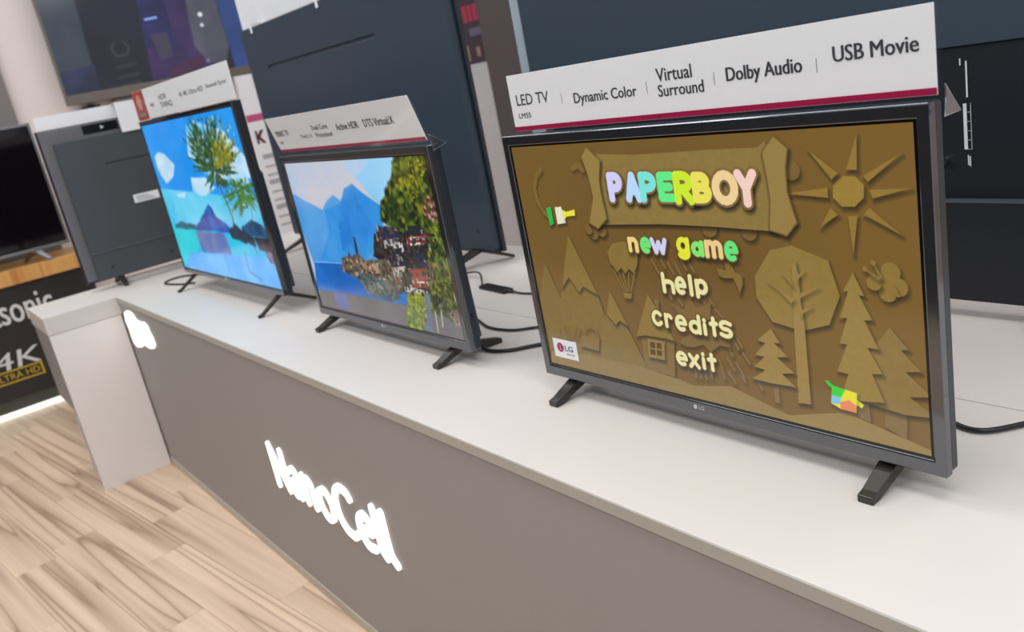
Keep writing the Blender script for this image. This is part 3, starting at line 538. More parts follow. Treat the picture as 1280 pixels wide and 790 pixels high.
('N',((1.1084,0.3877),(1.3663,0.4089),(1.7156,0.4102),(1.6049,0.6837),(1.4568,0.7844),(1.2339,0.7758),(1.1428,0.6455),(0.9542,0.5802),(1.0312,0.4517)),(60,50,44),(24,24,26),26,1),
('N',((0.5024,0.6239),(0.612,0.6006),(0.6386,0.5693),(0.6552,0.6062),(0.7572,0.5757),(0.8371,0.6192),(1.1402,0.5844),(1.2658,0.6367),(1.2339,0.7758),(1.0869,0.8364),(0.7717,0.7535),(0.4759,0.7103)),(120,100,84),(62,54,48),34,1),
('N',((0.7476,0.4712),(0.7687,0.4703),(0.7724,0.5587),(0.753,0.584),(0.7272,0.5807)),(60,70,95),(40,50,70),10,0),
('P',((1.0963,0.4003),(1.2734,0.39),(1.3206,0.4474),(1.1279,0.4782)),(38,48,72),0.3,0),
('P',((1.1293,0.4751),(1.314,0.4491),(1.2876,0.4888),(1.1219,0.5242)),(165,165,165),0.3,0),
('P',((1.3794,0.3793),(1.5894,0.37),(1.6077,0.4214),(1.4109,0.4363)),(30,34,46),0.3,0),
('P',((1.3966,0.4369),(1.6077,0.4214),(1.6003,0.4709),(1.3818,0.5033)),(130,44,40),0.3,0),
('P',((1.4362,0.4425),(1.563,0.433),(1.5651,0.4471),(1.4427,0.4596)),(220,215,210),0.3,0),
('P',((1.4215,0.4765),(1.5781,0.4607),(1.576,0.4721),(1.4208,0.4911)),(215,210,205),0.3,0),
('P',((1.1353,0.5617),(1.3066,0.5443),(1.3356,0.6094),(1.1463,0.6376)),(40,42,56),0.3,0),
('P',((1.162,0.6365),(1.3188,0.615),(1.289,0.65),(1.1525,0.6909)),(190,185,180),0.3,0),
('P',((1.4263,0.5301),(1.5596,0.5369),(1.5596,0.6013),(1.4227,0.6034)),(35,42,66),0.3,0),
('P',((1.3696,0.6292),(1.5535,0.6161),(1.5406,0.6602),(1.379,0.673)),(140,60,44),0.3,0),
('P',((1.3644,0.6741),(1.5489,0.6596),(1.5127,0.7278),(1.3639,0.7412)),(150,70,50),0.3,0),
('P',((1.2478,0.744),(1.3639,0.7412),(1.5117,0.7498),(1.46,0.7767),(1.2491,0.7743)),(205,200,195),0.3,0),
('P',((1.3817,0.6995),(1.5227,0.6906),(1.519,0.6996),(1.3765,0.7118)),(225,220,215),0.3,0),
('P',((0.7322,0.626),(0.8371,0.6192),(0.826,0.6763),(0.7426,0.6742)),(150,125,105),0.3,0),
('P',((0.8422,0.6429),(1.001,0.6165),(0.9831,0.6884),(0.8484,0.6988)),(168,130,110),0.3,0),
('P',((1.2101,0.497),(1.34,0.4686),(1.3428,0.5274),(1.2397,0.5631)),(200,200,200),0.3,0),
('P',((1.2301,0.5186),(1.3234,0.5063),(1.3066,0.5443),(1.228,0.5563)),(40,38,42),0.3,0),
('N',((0.6985,0.6938),(1.0745,0.7282),(1.1818,0.8269),(1.0145,0.8596),(0.7656,0.836),(0.6452,0.7309)),(30,80,110),(110,100,80),30,1),
('N',((1.6679,0.3704),(1.7833,0.3669),(1.7174,0.787),(1.5317,0.8647),(1.5227,0.6906)),(120,135,45),(38,52,18),24,1),
('N',((1.2574,0.7888),(1.4663,0.7614),(1.4468,0.8743),(1.3437,1.0226),(1.1655,0.9997)),(140,150,40),(80,96,30),22,1),
('N',((1.4977,0.7511),(1.6764,0.7628),(1.6943,0.8463),(1.5317,0.8647)),(60,80,30),(20,30,14),24,1),
('N',((1.4631,0.769),(1.5226,0.756),(1.4527,0.9929),(1.3686,0.9965)),(100,120,140),(80,90,110),6,1),
('N',((1.6869,0.8329),(1.7979,0.8346),(1.7772,0.9215),(1.7151,0.9223)),(170,140,130),(110,90,84),20,1),
('S',((1.5317,0.8647),(1.5153,0.9846)),0.012,(170,170,150),0,0,None),
('S',((1.6044,0.8275),(1.5777,0.947)),0.012,(170,170,150),0,0,None),
('D',((1.4693,-0.0122),(1.7862,-0.0081),(1.8375,0.2314),(1.7326,0.3684),(1.3372,0.41),(1.1477,0.3564),(1.1996,0.2582),(1.3539,0.1484)),((36,50,16),(60,80,22),(104,120,34),(136,138,30),(16,24,10),(28,40,14),(76,96,26)),0.03,300,1),
('D',((1.548,-0.0026),(1.7558,0.0041),(1.7089,0.1779),(1.5144,0.2619),(1.4469,0.1632)),((168,160,24),(140,140,20),(90,100,20)),0.018,90,1),
('D',((1.6736,0.3564),(1.7833,0.3669),(1.7836,0.8081),(1.5317,0.8647),(1.5227,0.6906)),((36,50,16),(60,80,22),(104,120,34),(136,138,30),(16,24,10),(28,40,14),(76,96,26)),0.02,260,1),
('D',((1.2574,0.7888),(1.4663,0.7614),(1.4468,0.8743),(1.3437,1.0226),(1.1655,0.9997)),((150,160,50),(100,120,30),(60,80,24)),0.018,90,1),
('D',((1.6847,0.2051),(1.7738,0.2049),(1.7691,0.3401),(1.6605,0.3568),(1.6428,0.2742)),((180,130,110),(60,36,30),(110,50,40),(200,170,150)),0.018,50,1),
('D',((0.5024,0.6239),(0.6207,0.5835),(0.8371,0.6192),(1.1402,0.5844),(1.2658,0.6367),(1.2339,0.7758),(1.0869,0.8364),(0.7717,0.7535),(0.4759,0.7103)),((150,125,105),(60,54,48),(180,160,140),(40,38,42),(110,90,70),(90,110,60)),0.011,260,0),
('D',((1.0312,0.4517),(1.1084,0.3877),(1.7156,0.4102),(1.6049,0.6837),(1.4568,0.7844),(1.2339,0.7758),(1.1428,0.6455)),((30,30,36),(70,60,54),(160,150,145),(120,44,36),(40,56,30),(90,84,80),(24,30,44)),0.012,330,0),
('D',((0.69,0.7109),(1.0671,0.7444),(1.1747,0.8431),(1.0145,0.8596),(0.7656,0.836)),((30,70,90),(70,110,90),(120,110,80)),0.014,90,1),
('D',((1.4866,0.8108),(1.6764,0.7628),(1.77,0.9082),(1.7384,0.9264)),((30,34,40),(120,110,100),(60,70,60)),0.018,60,1)],
'beach':[
('N',((0.0322,-0.1851),(2.7397,0.0427),(2.2855,1.0472),(-1.7408,1.4172)),(22,140,228),(40,150,235),3,1),
('N',((0.2975,-0.0613),(1.0138,-0.0257),(0.9689,0.0798),(0.6612,0.1759),(0.1732,0.12)),(60,150,240),(30,140,230),3,1),
('N',((-0.0829,0.4326),(1.8876,0.4909),(1.899,0.686),(-0.096,0.7071)),(60,180,225),(110,205,235),3,1),
('N',((0.0904,0.2128),(0.2055,0.1822),(0.339,0.2046),(0.478,0.277),(0.377,0.3508),(0.1762,0.3996),(0.1036,0.3455),(0.0758,0.2776)),(205,225,235),(170,205,230),8,1),
('N',((0.9462,0.0473),(1.201,0.0482),(1.5633,0.1146),(1.8091,0.2811),(1.8147,0.3787),(1.6543,0.3756),(1.1902,0.3973),(0.8299,0.2312)),(190,220,240),(90,180,230),6,1),
('N',((0.7408,0.3579),(1.0232,0.3634),(1.1645,0.4277),(0.8622,0.489),(0.7135,0.4476)),(210,230,240),(160,205,235),8,1),
('N',((0.3213,0.4706),(0.5327,0.4631),(0.4806,0.4882),(0.3643,0.488)),(180,215,240),(180,215,240),4,1),
('N',((1.5118,0.2854),(1.7086,0.3059),(1.7436,0.4198),(1.565,0.4903),(1.4505,0.416)),(200,225,240),(140,195,235),8,1),
('N',((-0.0117,0.6868),(1.7468,0.6833),(1.8066,1.0332),(-0.0798,1.0212)),(40,190,220),(30,165,225),4,1),
('N',((0.0117,0.6953),(0.6247,0.6978),(0.511,0.7948),(0.3188,0.9786),(-0.0281,0.9995)),(30,195,210),(60,205,215),4,1),
('N',((0.4962,0.7182),(1.0732,0.71),(1.1137,0.8353),(0.9874,0.8735),(0.5336,0.8624)),(85,110,175),(110,120,170),12,1),
('N',((0.2374,0.8763),(1.8059,0.8172),(1.8066,1.0332),(-0.0136,1.0171)),(70,160,235),(100,180,240),6,1),
('N',((0.0849,0.6846),(0.2307,0.6602),(0.4284,0.6683),(0.567,0.6705),(0.5358,0.7052),(0.0581,0.7123)),(60,110,130),(40,90,110),14,1),
('N',((0.512,0.7007),(0.7198,0.6207),(0.8606,0.5617),(0.9298,0.5291),(0.9849,0.5528),(1.0123,0.6081),(1.1503,0.6452),(1.2196,0.6747),(1.1767,0.6992),(0.5295,0.7121)),(30,95,190),(20,75,150),10,1),
('N',((1.4152,0.6549),(1.5957,0.6142),(1.744,0.6332),(1.7921,0.6749),(1.7709,0.704),(1.379,0.7011)),(40,85,130),(25,60,100),12,1),
('N',((1.5644,0.7105),(1.8107,0.7028),(1.7965,0.8033),(1.5925,0.7833)),(45,40,60),(30,28,40),12,1),
('N',((1.6707,0.7873),(1.8071,0.7885),(1.8139,0.8597),(1.7037,0.8513)),(130,110,140),(100,90,120),8,1),
('S',((1.2156,0.3671),(1.2564,0.4592),(1.2864,0.5354),(1.3057,0.5962),(1.2804,0.6732)),0.02,(92,88,70),0,0,None),
('S',((1.6597,0.4761),(1.6432,0.5627),(1.5984,0.6654)),0.008,(90,92,80),0,0,None),
('S',((0.9644,0.8423),(0.9551,0.9728)),0.01,(80,120,190),0,0,None),
('S',((1.3388,0.8094),(1.3316,0.9329),(1.4972,0.9679)),0.01,(70,100,170),0,0,None),
('S',((1.5299,0.7562),(1.5484,0.8149)),0.01,(50,60,100),0,0,None),
('N',((1.2302,0.3218),(1.1589,0.1534),(1.0216,-0.0142),(1.0948,0.1577)),(70,110,62),(34,62,44),34,1),
('N',((1.2302,0.3218),(1.181,0.1563),(1.0671,-0.0073),(1.1172,0.1607)),(70,110,62),(34,62,44),34,1),
('N',((1.2302,0.3218),(1.1249,0.1622),(0.9508,0.0021),(1.0601,0.1667)),(70,110,62),(34,62,44),34,1),
('N',((1.2302,0.3218),(1.2381,0.1815),(1.1837,0.0459),(1.1754,0.1861)),(70,110,62),(34,62,44),34,1),
('N',((1.2302,0.3218),(1.2182,0.2225),(1.1839,0.1082),(1.0976,-0.0043),(1.1043,0.1131),(1.163,0.2268)),(70,110,62),(34,62,44),34,1),
('N',((1.2302,0.3218),(1.1525,0.2015),(1.0161,0.0862),(1.0962,0.2093)),(70,110,62),(34,62,44),34,1),
('N',((1.2302,0.3218),(1.1198,0.2019),(0.9481,0.0859),(1.063,0.2098)),(70,110,62),(34,62,44),34,1),
('N',((1.2302,0.3218),(1.0743,0.1944),(0.8524,0.069),(1.0168,0.2023)),(70,110,62),(34,62,44),34,1),
('N',((1.2302,0.3218),(1.0572,0.2205),(0.8156,0.1221),(0.9993,0.2286)),(70,110,62),(34,62,44),34,1),
('N',((1.2302,0.3218),(1.1707,0.2469),(1.0821,0.1608),(0.9439,0.0784),(1.0103,0.1702),(1.1218,0.2541)),(70,110,62),(34,62,44),34,1),
('N',((1.2302,0.3218),(1.1174,0.2796),(0.9472,0.2504),(1.0651,0.294)),(70,110,62),(34,62,44),34,1),
('N',((1.2302,0.3218),(1.1316,0.2584),(0.9769,0.2072),(1.0795,0.2725)),(70,110,62),(34,62,44),34,1),
('N',((1.2302,0.3218),(1.0443,0.2709),(0.7923,0.2317),(0.9909,0.2853)),(70,110,62),(34,62,44),34,1),
('N',((1.2302,0.3218),(1.1014,0.2808),(0.9135,0.2528),(1.0488,0.2952)),(70,110,62),(34,62,44),34,1),
('N',((1.2302,0.3218),(1.1522,0.2806),(1.042,0.236),(0.8839,0.2014),(0.9751,0.2537),(1.1069,0.2931)),(70,110,62),(34,62,44),34,1),
('N',((1.2302,0.3218),(1.1,0.301),(0.9456,0.2942),(1.0814,0.3155)),(70,110,62),(34,62,44),34,1),
('N',((1.2302,0.3218),(1.0555,0.3155),(0.8519,0.3239),(1.0366,0.3301)),(70,110,62),(34,62,44),34,1),
('N',((1.2302,0.3218),(1.0554,0.3022),(0.8518,0.2965),(1.0365,0.3168)),(70,110,62),(34,62,44),34,1),
('N',((1.2302,0.3218),(1.0537,0.2997),(0.8483,0.2915),(1.0348,0.3144)),(70,110,62),(34,62,44),34,1),
('N',((1.2302,0.3218),(1.1286,0.3079),(1.0002,0.2961),(0.8509,0.2959),(0.9762,0.3145),(1.1124,0.3206)),(70,110,62),(34,62,44),34,1),
('N',((1.2302,0.3218),(1.1247,0.3802),(1.0508,0.4487),(1.1588,0.3884)),(70,110,62),(34,62,44),34,1),
('N',((1.2302,0.3218),(1.0938,0.3645),(0.9875,0.4173),(1.1282,0.3728)),(70,110,62),(34,62,44),34,1),
('N',((1.2302,0.3218),(1.1284,0.3725),(1.0585,0.4329),(1.1624,0.3807)),(70,110,62),(34,62,44),34,1),
('N',((1.2302,0.3218),(1.1192,0.3797),(1.0396,0.4477),(1.1533,0.3879)),(70,110,62),(34,62,44),34,1),
('N',((1.2302,0.3218),(1.143,0.3439),(1.0496,0.3731),(0.9826,0.41),(1.093,0.3835),(1.1726,0.3512)),(70,110,62),(34,62,44),34,1),
('N',((1.2302,0.3218),(1.3063,0.1799),(1.3303,0.0411),(1.2551,0.1799)),(70,110,62),(34,62,44),34,1),
('N',((1.2302,0.3218),(1.3165,0.1808),(1.3506,0.0434),(1.2655,0.1809)),(70,110,62),(34,62,44),34,1),
('N',((1.2302,0.3218),(1.2677,0.1749),(1.2535,0.0297),(1.2159,0.1749)),(70,110,62),(34,62,44),34,1),
('N',((1.2302,0.3218),(1.3506,0.1714),(1.4174,0.0262),(1.3001,0.1714)),(70,110,62),(34,62,44),34,1),
('N',((1.2302,0.3218),(1.2861,0.2319),(1.3336,0.1293),(1.3398,0.0277),(1.2702,0.1288),(1.241,0.2323)),(70,110,62),(34,62,44),34,1),
('N',((1.2302,0.3218),(1.3353,0.1799),(1.3939,0.0401),(1.2912,0.1775)),(70,110,62),(34,62,44),34,1),
('N',((1.2302,0.3218),(1.3618,0.1788),(1.4456,0.039),(1.3181,0.1764)),(70,110,62),(34,62,44),34,1),
('N',((1.2302,0.3218),(1.3856,0.1751),(1.4917,0.0326),(1.3422,0.1726)),(70,110,62),(34,62,44),34,1),
('N',((1.2302,0.3218),(1.4427,0.1741),(1.6011,0.033),(1.4,0.1717)),(70,110,62),(34,62,44),34,1),
('N',((1.2302,0.3218),(1.3345,0.2305),(1.438,0.1271),(1.5045,0.0247),(1.3846,0.1238),(1.2959,0.2287)),(70,110,62),(34,62,44),34,1),
('N',((1.2302,0.3218),(1.1845,0.2255),(1.0694,0.1346),(1.1162,0.2326)),(70,110,62),(34,62,44),34,1),
('N',((1.2302,0.3218),(1.217,0.2296),(1.136,0.1437),(1.1493,0.2367)),(70,110,62),(34,62,44),34,1),
('N',((1.2302,0.3218),(1.158,0.2453),(1.0144,0.174),(1.0892,0.2525)),(70,110,62),(34,62,44),34,1),
('N',((1.2302,0.3218),(1.1584,0.2381),(1.0153,0.1594),(1.0896,0.2453)),(70,110,62),(34,62,44),34,1),
('N',((1.2302,0.3218),(1.221,0.2626),(1.1885,0.1958),(1.1002,0.1335),(1.1032,0.2042),(1.1619,0.269)),(70,110,62),(34,62,44),34,1),
('N',((1.2534,0.3224),(1.4049,0.2212),(1.5077,0.1225),(1.3614,0.2194)),(170,150,30),(80,100,30),34,1),
('N',((1.2534,0.3224),(1.3141,0.2207),(1.3296,0.1189),(1.2694,0.2189)),(170,150,30),(80,100,30),34,1),
('N',((1.2534,0.3224),(1.3799,0.2333),(1.4591,0.1456),(1.3361,0.2316)),(170,150,30),(80,100,30),34,1),
('N',((1.2534,0.3224),(1.3305,0.224),(1.3622,0.1259),(1.2861,0.2222)),(170,150,30),(80,100,30),34,1),
('N',((1.2534,0.3224),(1.3248,0.2613),(1.3921,0.1913),(1.4232,0.121),(1.3375,0.1888),(1.2859,0.26)),(170,150,30),(80,100,30),34,1),
('N',((1.2534,0.3224),(1.4246,0.2215),(1.5378,0.1181),(1.3732,0.2141)),(170,150,30),(80,100,30),34,1),
('N',((1.2534,0.3224),(1.3995,0.2285),(1.4895,0.1312),(1.3478,0.2212)),(170,150,30),(80,100,30),34,1),
('N',((1.2534,0.3224),(1.5084,0.2415),(1.6978,0.1593),(1.4583,0.2344)),(170,150,30),(80,100,30),34,1),
('N',((1.2534,0.3224),(1.4867,0.2408),(1.6567,0.1575),(1.4362,0.2337)),(170,150,30),(80,100,30),34,1),
('N',((1.2534,0.3224),(1.3961,0.2573),(1.5389,0.1825),(1.6367,0.1047),(1.4768,0.1731),(1.3508,0.251)),(170,150,30),(80,100,30),34,1),
('N',((1.2534,0.3224),(1.4273,0.2551),(1.5537,0.1795),(1.387,0.2433)),(170,150,30),(80,100,30),34,1),
('N',((1.2534,0.3224),(1.5419,0.2755),(1.7707,0.2212),(1.5029,0.264)),(170,150,30),(80,100,30),34,1),
('N',((1.2534,0.3224),(1.463,0.2785),(1.6223,0.2258),(1.4231,0.2668)),(170,150,30),(80,100,30),34,1),
('N',((1.2534,0.3224),(1.4947,0.2753),(1.6823,0.2201),(1.4552,0.2637)),(170,150,30),(80,100,30),34,1),
('N',((1.2534,0.3224),(1.4066,0.282),(1.5642,0.2335),(1.6842,0.1779),(1.5158,0.2189),(1.3711,0.2718)),(170,150,30),(80,100,30),34,1),
('N',((1.2534,0.3224),(1.4342,0.2983),(1.5891,0.2606),(1.4168,0.2831)),(170,150,30),(80,100,30),34,1),
('N',((1.2534,0.3224),(1.4544,0.2972),(1.6275,0.2587),(1.4371,0.282)),(170,150,30),(80,100,30),34,1),
('N',((1.2534,0.3224),(1.4261,0.3221),(1.5737,0.307),(1.4086,0.3069)),(170,150,30),(80,100,30),34,1),
('N',((1.2534,0.3224),(1.4435,0.2929),(1.6067,0.2503),(1.4261,0.2777)),(170,150,30),(80,100,30),34,1),
('N',((1.2534,0.3224),(1.3817,0.3099),(1.52,0.291),(1.6393,0.261),(1.4987,0.2722),(1.3662,0.2965)),(170,150,30),(80,100,30),34,1),
('N',((1.2471,0.3298),(1.1948,0.3818),(1.1943,0.4282),(1.2467,0.3757)),(80,110,60),(40,60,40),34,1),
('N',((1.2471,0.3298),(1.2795,0.3889),(1.362,0.4411),(1.3302,0.3828)),(80,110,60),(40,60,40),34,1),
('N',((1.2471,0.3298),(1.2265,0.3802),(1.2575,0.4247),(1.2779,0.3742)),(80,110,60),(40,60,40),34,1),
('N',((1.2471,0.3298),(1.3016,0.391),(1.4052,0.445),(1.352,0.385)),(80,110,60),(40,60,40),34,1),
('N',((1.2471,0.3298),(1.2418,0.3623),(1.2523,0.3984),(1.3043,0.4292),(1.3161,0.3907),(1.2867,0.3572)),(80,110,60),(40,60,40),34,1),
('N',((1.2471,0.3298),(1.3783,0.3413),(1.5187,0.3384),(1.3929,0.3271)),(80,110,60),(40,60,40),34,1),
('N',((1.2471,0.3298),(1.36,0.3437),(1.4836,0.3431),(1.3747,0.3294)),(80,110,60),(40,60,40),34,1),
('N',((1.2471,0.3298),(1.425,0.3447),(1.6078,0.3451),(1.4394,0.3306)),(80,110,60),(40,60,40),34,1),
('N',((1.2471,0.3298),(1.3518,0.3518),(1.4677,0.3591),(1.3665,0.3375)),(80,110,60),(40,60,40),34,1),
('N',((1.2471,0.3298),(1.3415,0.3408),(1.4532,0.3487),(1.5725,0.3451),(1.471,0.3311),(1.3545,0.3283)),(80,110,60),(40,60,40),34,1),
('N',((1.2471,0.3298),(1.3413,0.3383),(1.4251,0.335),(1.3332,0.3265)),(80,110,60),(40,60,40),34,1),
('N',((1.2471,0.3298),(1.3382,0.3275),(1.4189,0.3136),(1.3301,0.3156)),(80,110,60),(40,60,40),34,1),
('N',((1.2471,0.3298),(1.401,0.3264),(1.5405,0.3116),(1.393,0.3146)),(80,110,60),(40,60,40),34,1),
('N',((1.2471,0.3298),(1.4194,0.3284),(1.5757,0.3156),(1.4114,0.3167)),(80,110,60),(40,60,40),34,1),
('N',((1.2471,0.3298),(1.3287,0.3257),(1.4188,0.3172),(1.5003,0.2996),(1.4089,0.3025),(1.3216,0.3153)),(80,110,60),(40,60,40),34,1),
('N',((1.61,0.4325),(1.5138,0.4027),(1.3786,0.3829),(1.4785,0.4135)),(90,140,60),(44,92,52),34,1),
('N',((1.61,0.4325),(1.4929,0.4027),(1.335,0.3826),(1.4574,0.4135)),(90,140,60),(44,92,52),34,1),
('N',((1.61,0.4325),(1.5049,0.4147),(1.36,0.4073),(1.4696,0.4255)),(90,140,60),(44,92,52),34,1),
('N',((1.61,0.4325),(1.5708,0.4058),(1.496,0.3894),(1.5361,0.4164)),(90,140,60),(44,92,52),34,1),
('N',((1.61,0.4325),(1.5756,0.4098),(1.5237,0.3866),(1.442,0.3715),(1.4797,0.3998),(1.5453,0.4192)),(90,140,60),(44,92,52),34,1),
('N',((1.61,0.4325),(1.4055,0.4561),(1.2066,0.4948),(1.4234,0.4693)),(90,140,60),(44,92,52),34,1),
('N',((1.61,0.4325),(1.4308,0.4549),(1.26,0.4921),(1.4485,0.4681)),(90,140,60),(44,92,52),34,1),
('N',((1.61,0.4325),(1.4145,0.4737),(1.2253,0.5311),(1.4323,0.4869)),(90,140,60),(44,92,52),34,1),
('N',((1.61,0.4325),(1.4228,0.4504),(1.2432,0.4829),(1.4406,0.4636)),(90,140,60),(44,92,52),34,1),
('N',((1.61,0.4325),(1.5191,0.4435),(1.4155,0.4609),(1.3235,0.4898),(1.4378,0.4774),(1.5343,0.4549)),(90,140,60),(44,92,52),34,1),
('N',((1.61,0.4325),(1.5158,0.5071),(1.4641,0.5894),(1.56,0.5127)),(90,140,60),(44,92,52),34,1),
('N',((1.61,0.4325),(1.5275,0.5021),(1.4877,0.5789),(1.5715,0.5076)),(90,140,60),(44,92,52),34,1),
('N',((1.61,0.4325),(1.5103,0.5099),(1.4529,0.5951),(1.5546,0.5154)),(90,140,60),(44,92,52),34,1),
('N',((1.61,0.4325),(1.4945,0.5128),(1.4205,0.6013),(1.539,0.5182)),(90,140,60),(44,92,52),34,1),
('N',((1.61,0.4325),(1.5222,0.4687),(1.4313,0.5141),(1.3756,0.5651),(1.4879,0.521),(1.5608,0.4737)),(90,140,60),(44,92,52),34,1),
('N',((1.61,0.4325),(1.5543,0.4736),(1.5442,0.5154),(1.6002,0.4738)),(90,140,60),(44,92,52),34,1),
('N',((1.61,0.4325),(1.5055,0.4954),(1.4455,0.5602),(1.5522,0.4955)),(90,140,60),(44,92,52),34,1),
('N',((1.61,0.4325),(1.5808,0.4969),(1.5973,0.5618),(1.6264,0.497)),(90,140,60),(44,92,52),34,1),
('N',((1.61,0.4325),(1.5244,0.4893),(1.4839,0.5476),(1.5708,0.4894)),(90,140,60),(44,92,52),34,1),
('N',((1.61,0.4325),(1.5698,0.4582),(1.5372,0.4888),(1.5423,0.5196),(1.5949,0.4889),(1.6098,0.4585)),(90,140,60),(44,92,52),34,1),
('N',((1.61,0.4325),(1.691,0.4743),(1.8035,0.5024),(1.7252,0.4616)),(90,140,60),(44,92,52),34,1),
('N',((1.61,0.4325),(1.695,0.4712),(1.8113,0.4962),(1.7292,0.4585)),(90,140,60),(44,92,52),34,1),
('N',((1.61,0.4325),(1.6747,0.4754),(1.772,0.5047),(1.7091,0.4627)),(90,140,60),(44,92,52),34,1),
('N',((1.61,0.4325),(1.6282,0.4818),(1.6811,0.5178),(1.6631,0.4689)),(90,140,60),(44,92,52),34,1),
('N',((1.61,0.4325),(1.6408,0.4515),(1.6875,0.4693),(1.761,0.4765),(1.7303,0.4534),(1.6712,0.4404)),(90,140,60),(44,92,52),34,1),
('N',((1.61,0.4325),(1.7402,0.4236),(1.8512,0.4023),(1.7256,0.4106)),(90,140,60),(44,92,52),34,1),
('N',((1.61,0.4325),(1.7235,0.4476),(1.819,0.4495),(1.7088,0.4346)),(90,140,60),(44,92,52),34,1),
('N',((1.61,0.4325),(1.7106,0.4224),(1.7939,0.3998),(1.6959,0.4094)),(90,140,60),(44,92,52),34,1),
('N',((1.61,0.4325),(1.7331,0.425),(1.8375,0.4049),(1.7185,0.4119)),(90,140,60),(44,92,52),34,1),
('N',((1.61,0.4325),(1.6605,0.4301),(1.7137,0.4231),(1.7542,0.4058),(1.6953,0.4068),(1.6475,0.4186)),(90,140,60),(44,92,52),34,1),
('N',((1.61,0.4325),(1.6619,0.4139),(1.6764,0.398),(1.6247,0.4164)),(90,140,60),(44,92,52),34,1),
('N',((1.61,0.4325),(1.5921,0.4018),(1.5359,0.3734),(1.5541,0.4043)),(90,140,60),(44,92,52),34,1),
('N',((1.61,0.4325),(1.635,0.4114),(1.6226,0.3928),(1.5975,0.4139)),(90,140,60),(44,92,52),34,1),
('N',((1.61,0.4325),(1.6385,0.4193),(1.6296,0.4088),(1.601,0.4219)),(90,140,60),(44,92,52),34,1),
('N',((1.61,0.4325),(1.6273,0.4141),(1.6353,0.3935),(1.6129,0.3748),(1.5884,0.3965),(1.5944,0.4163)),(90,140,60),(44,92,52),34,1),
('N',((1.61,0.4325),(1.6138,0.4897),(1.6498,0.5418),(1.6459,0.4848)),(90,140,60),(44,92,52),34,1),
('N',((1.61,0.4325),(1.6668,0.49),(1.7538,0.5416),(1.6983,0.4852)),(90,140,60),(44,92,52),34,1),
('N',((1.61,0.4325),(1.6618,0.4919),(1.7441,0.5456),(1.6934,0.4871)),(90,140,60),(44,92,52),34,1),
('N',((1.61,0.4325),(1.6469,0.5048),(1.7151,0.5714),(1.6787,0.4999)),(90,140,60),(44,92,52),34,1),
('N',((1.61,0.4325),(1.6192,0.4694),(1.6403,0.5108),(1.6871,0.5479),(1.6801,0.5047),(1.6473,0.4653)),(90,140,60),(44,92,52),34,1),
('N',((1.1657,0.6839),(1.3144,0.6418),(1.3971,0.6779),(1.5644,0.7105),(1.5614,0.7698),(1.3651,0.7472),(1.192,0.7377)),(40,50,60),(30,60,90),20,1),
('D',((1.156,0.015),(1.6299,0.0337),(1.7457,0.1531),(1.5964,0.2881),(1.1902,0.3973),(0.825,0.2952),(0.9279,0.1245)),((60,96,56),(34,60,40),(110,140,90),(150,200,235)),0.02,150,1),
('D',((1.3411,0.3846),(1.6652,0.3616),(1.7809,0.4766),(1.6871,0.5479),(1.3304,0.5655)),((70,120,60),(40,84,50),(110,190,210)),0.018,90,1)],
'wall':[
('N',((-0.1478,-0.5039),(2.0824,-0.1211),(1.8555,1.8612),(-0.9023,1.6307)),(26,26,44),(18,20,34),3,1),
('N',((-0.0051,-0.229),(0.3277,-0.1752),(0.2739,1.0153),(-0.1788,1.1067)),(66,76,86),(52,60,74),3,1),
('N',((-0.0006,0.8005),(0.2967,0.7767),(0.2641,1.1149),(-0.0829,1.0773)),(44,52,86),(30,34,60),4,1),
('N',((0.8629,-0.0888),(1.4085,-0.0006),(1.4455,1.1327),(0.7524,1.0542)),(58,40,92),(44,34,72),4,1),
('N',((0.8629,-0.0888),(1.0705,-0.0552),(1.0538,0.7278),(0.7939,0.6944)),(30,28,70),(40,40,100),4,1),
('N',((1.288,-0.0201),(1.5411,0.0208),(1.5571,0.7925),(1.4724,0.9631),(1.3202,0.9021),(1.2288,0.7503)),(88,88,98),(70,72,86),4,1),
('N',((1.5411,0.0208),(1.866,0.0733),(1.8004,1.1014),(1.5614,1.0022)),(44,72,128),(34,56,110),4,1),
('N',((0.8586,0.577),(1.0082,0.5833),(1.0075,0.8066),(0.8821,0.8197)),(62,58,78),(62,58,78),4,0),
('N',((0.9395,0.9134),(1.2598,0.8241),(1.2834,1.1143),(0.9448,1.0759)),(70,34,64),(60,30,60),4,1),
('C',(1.3606,0.4641),0.022,(235,235,245),0),
('C',(1.3504,0.562),0.018,(215,215,230),0),
('C',(1.3142,0.8943),0.02,(120,110,140),0),
('S',((0.8501,0.4458),(0.9491,0.4394)),0.022,(140,170,250),0,0,None),
('S',((0.5269,0.6031),(0.4821,0.6544),(0.5107,0.7301),(0.6065,0.7277),(0.6386,0.6602),(0.603,0.6131)),0.02,(54,56,62),0,0,None),
('S',((0.4857,0.8293),(0.6476,0.8197)),0.03,(44,46,52),0,0,None),
('S',((0.4876,0.9186),(0.6506,0.9082)),0.03,(44,46,52),0,0,None),
('S',((0.4891,0.994),(0.6531,0.9828)),0.03,(44,46,52),0,0,None)],
}
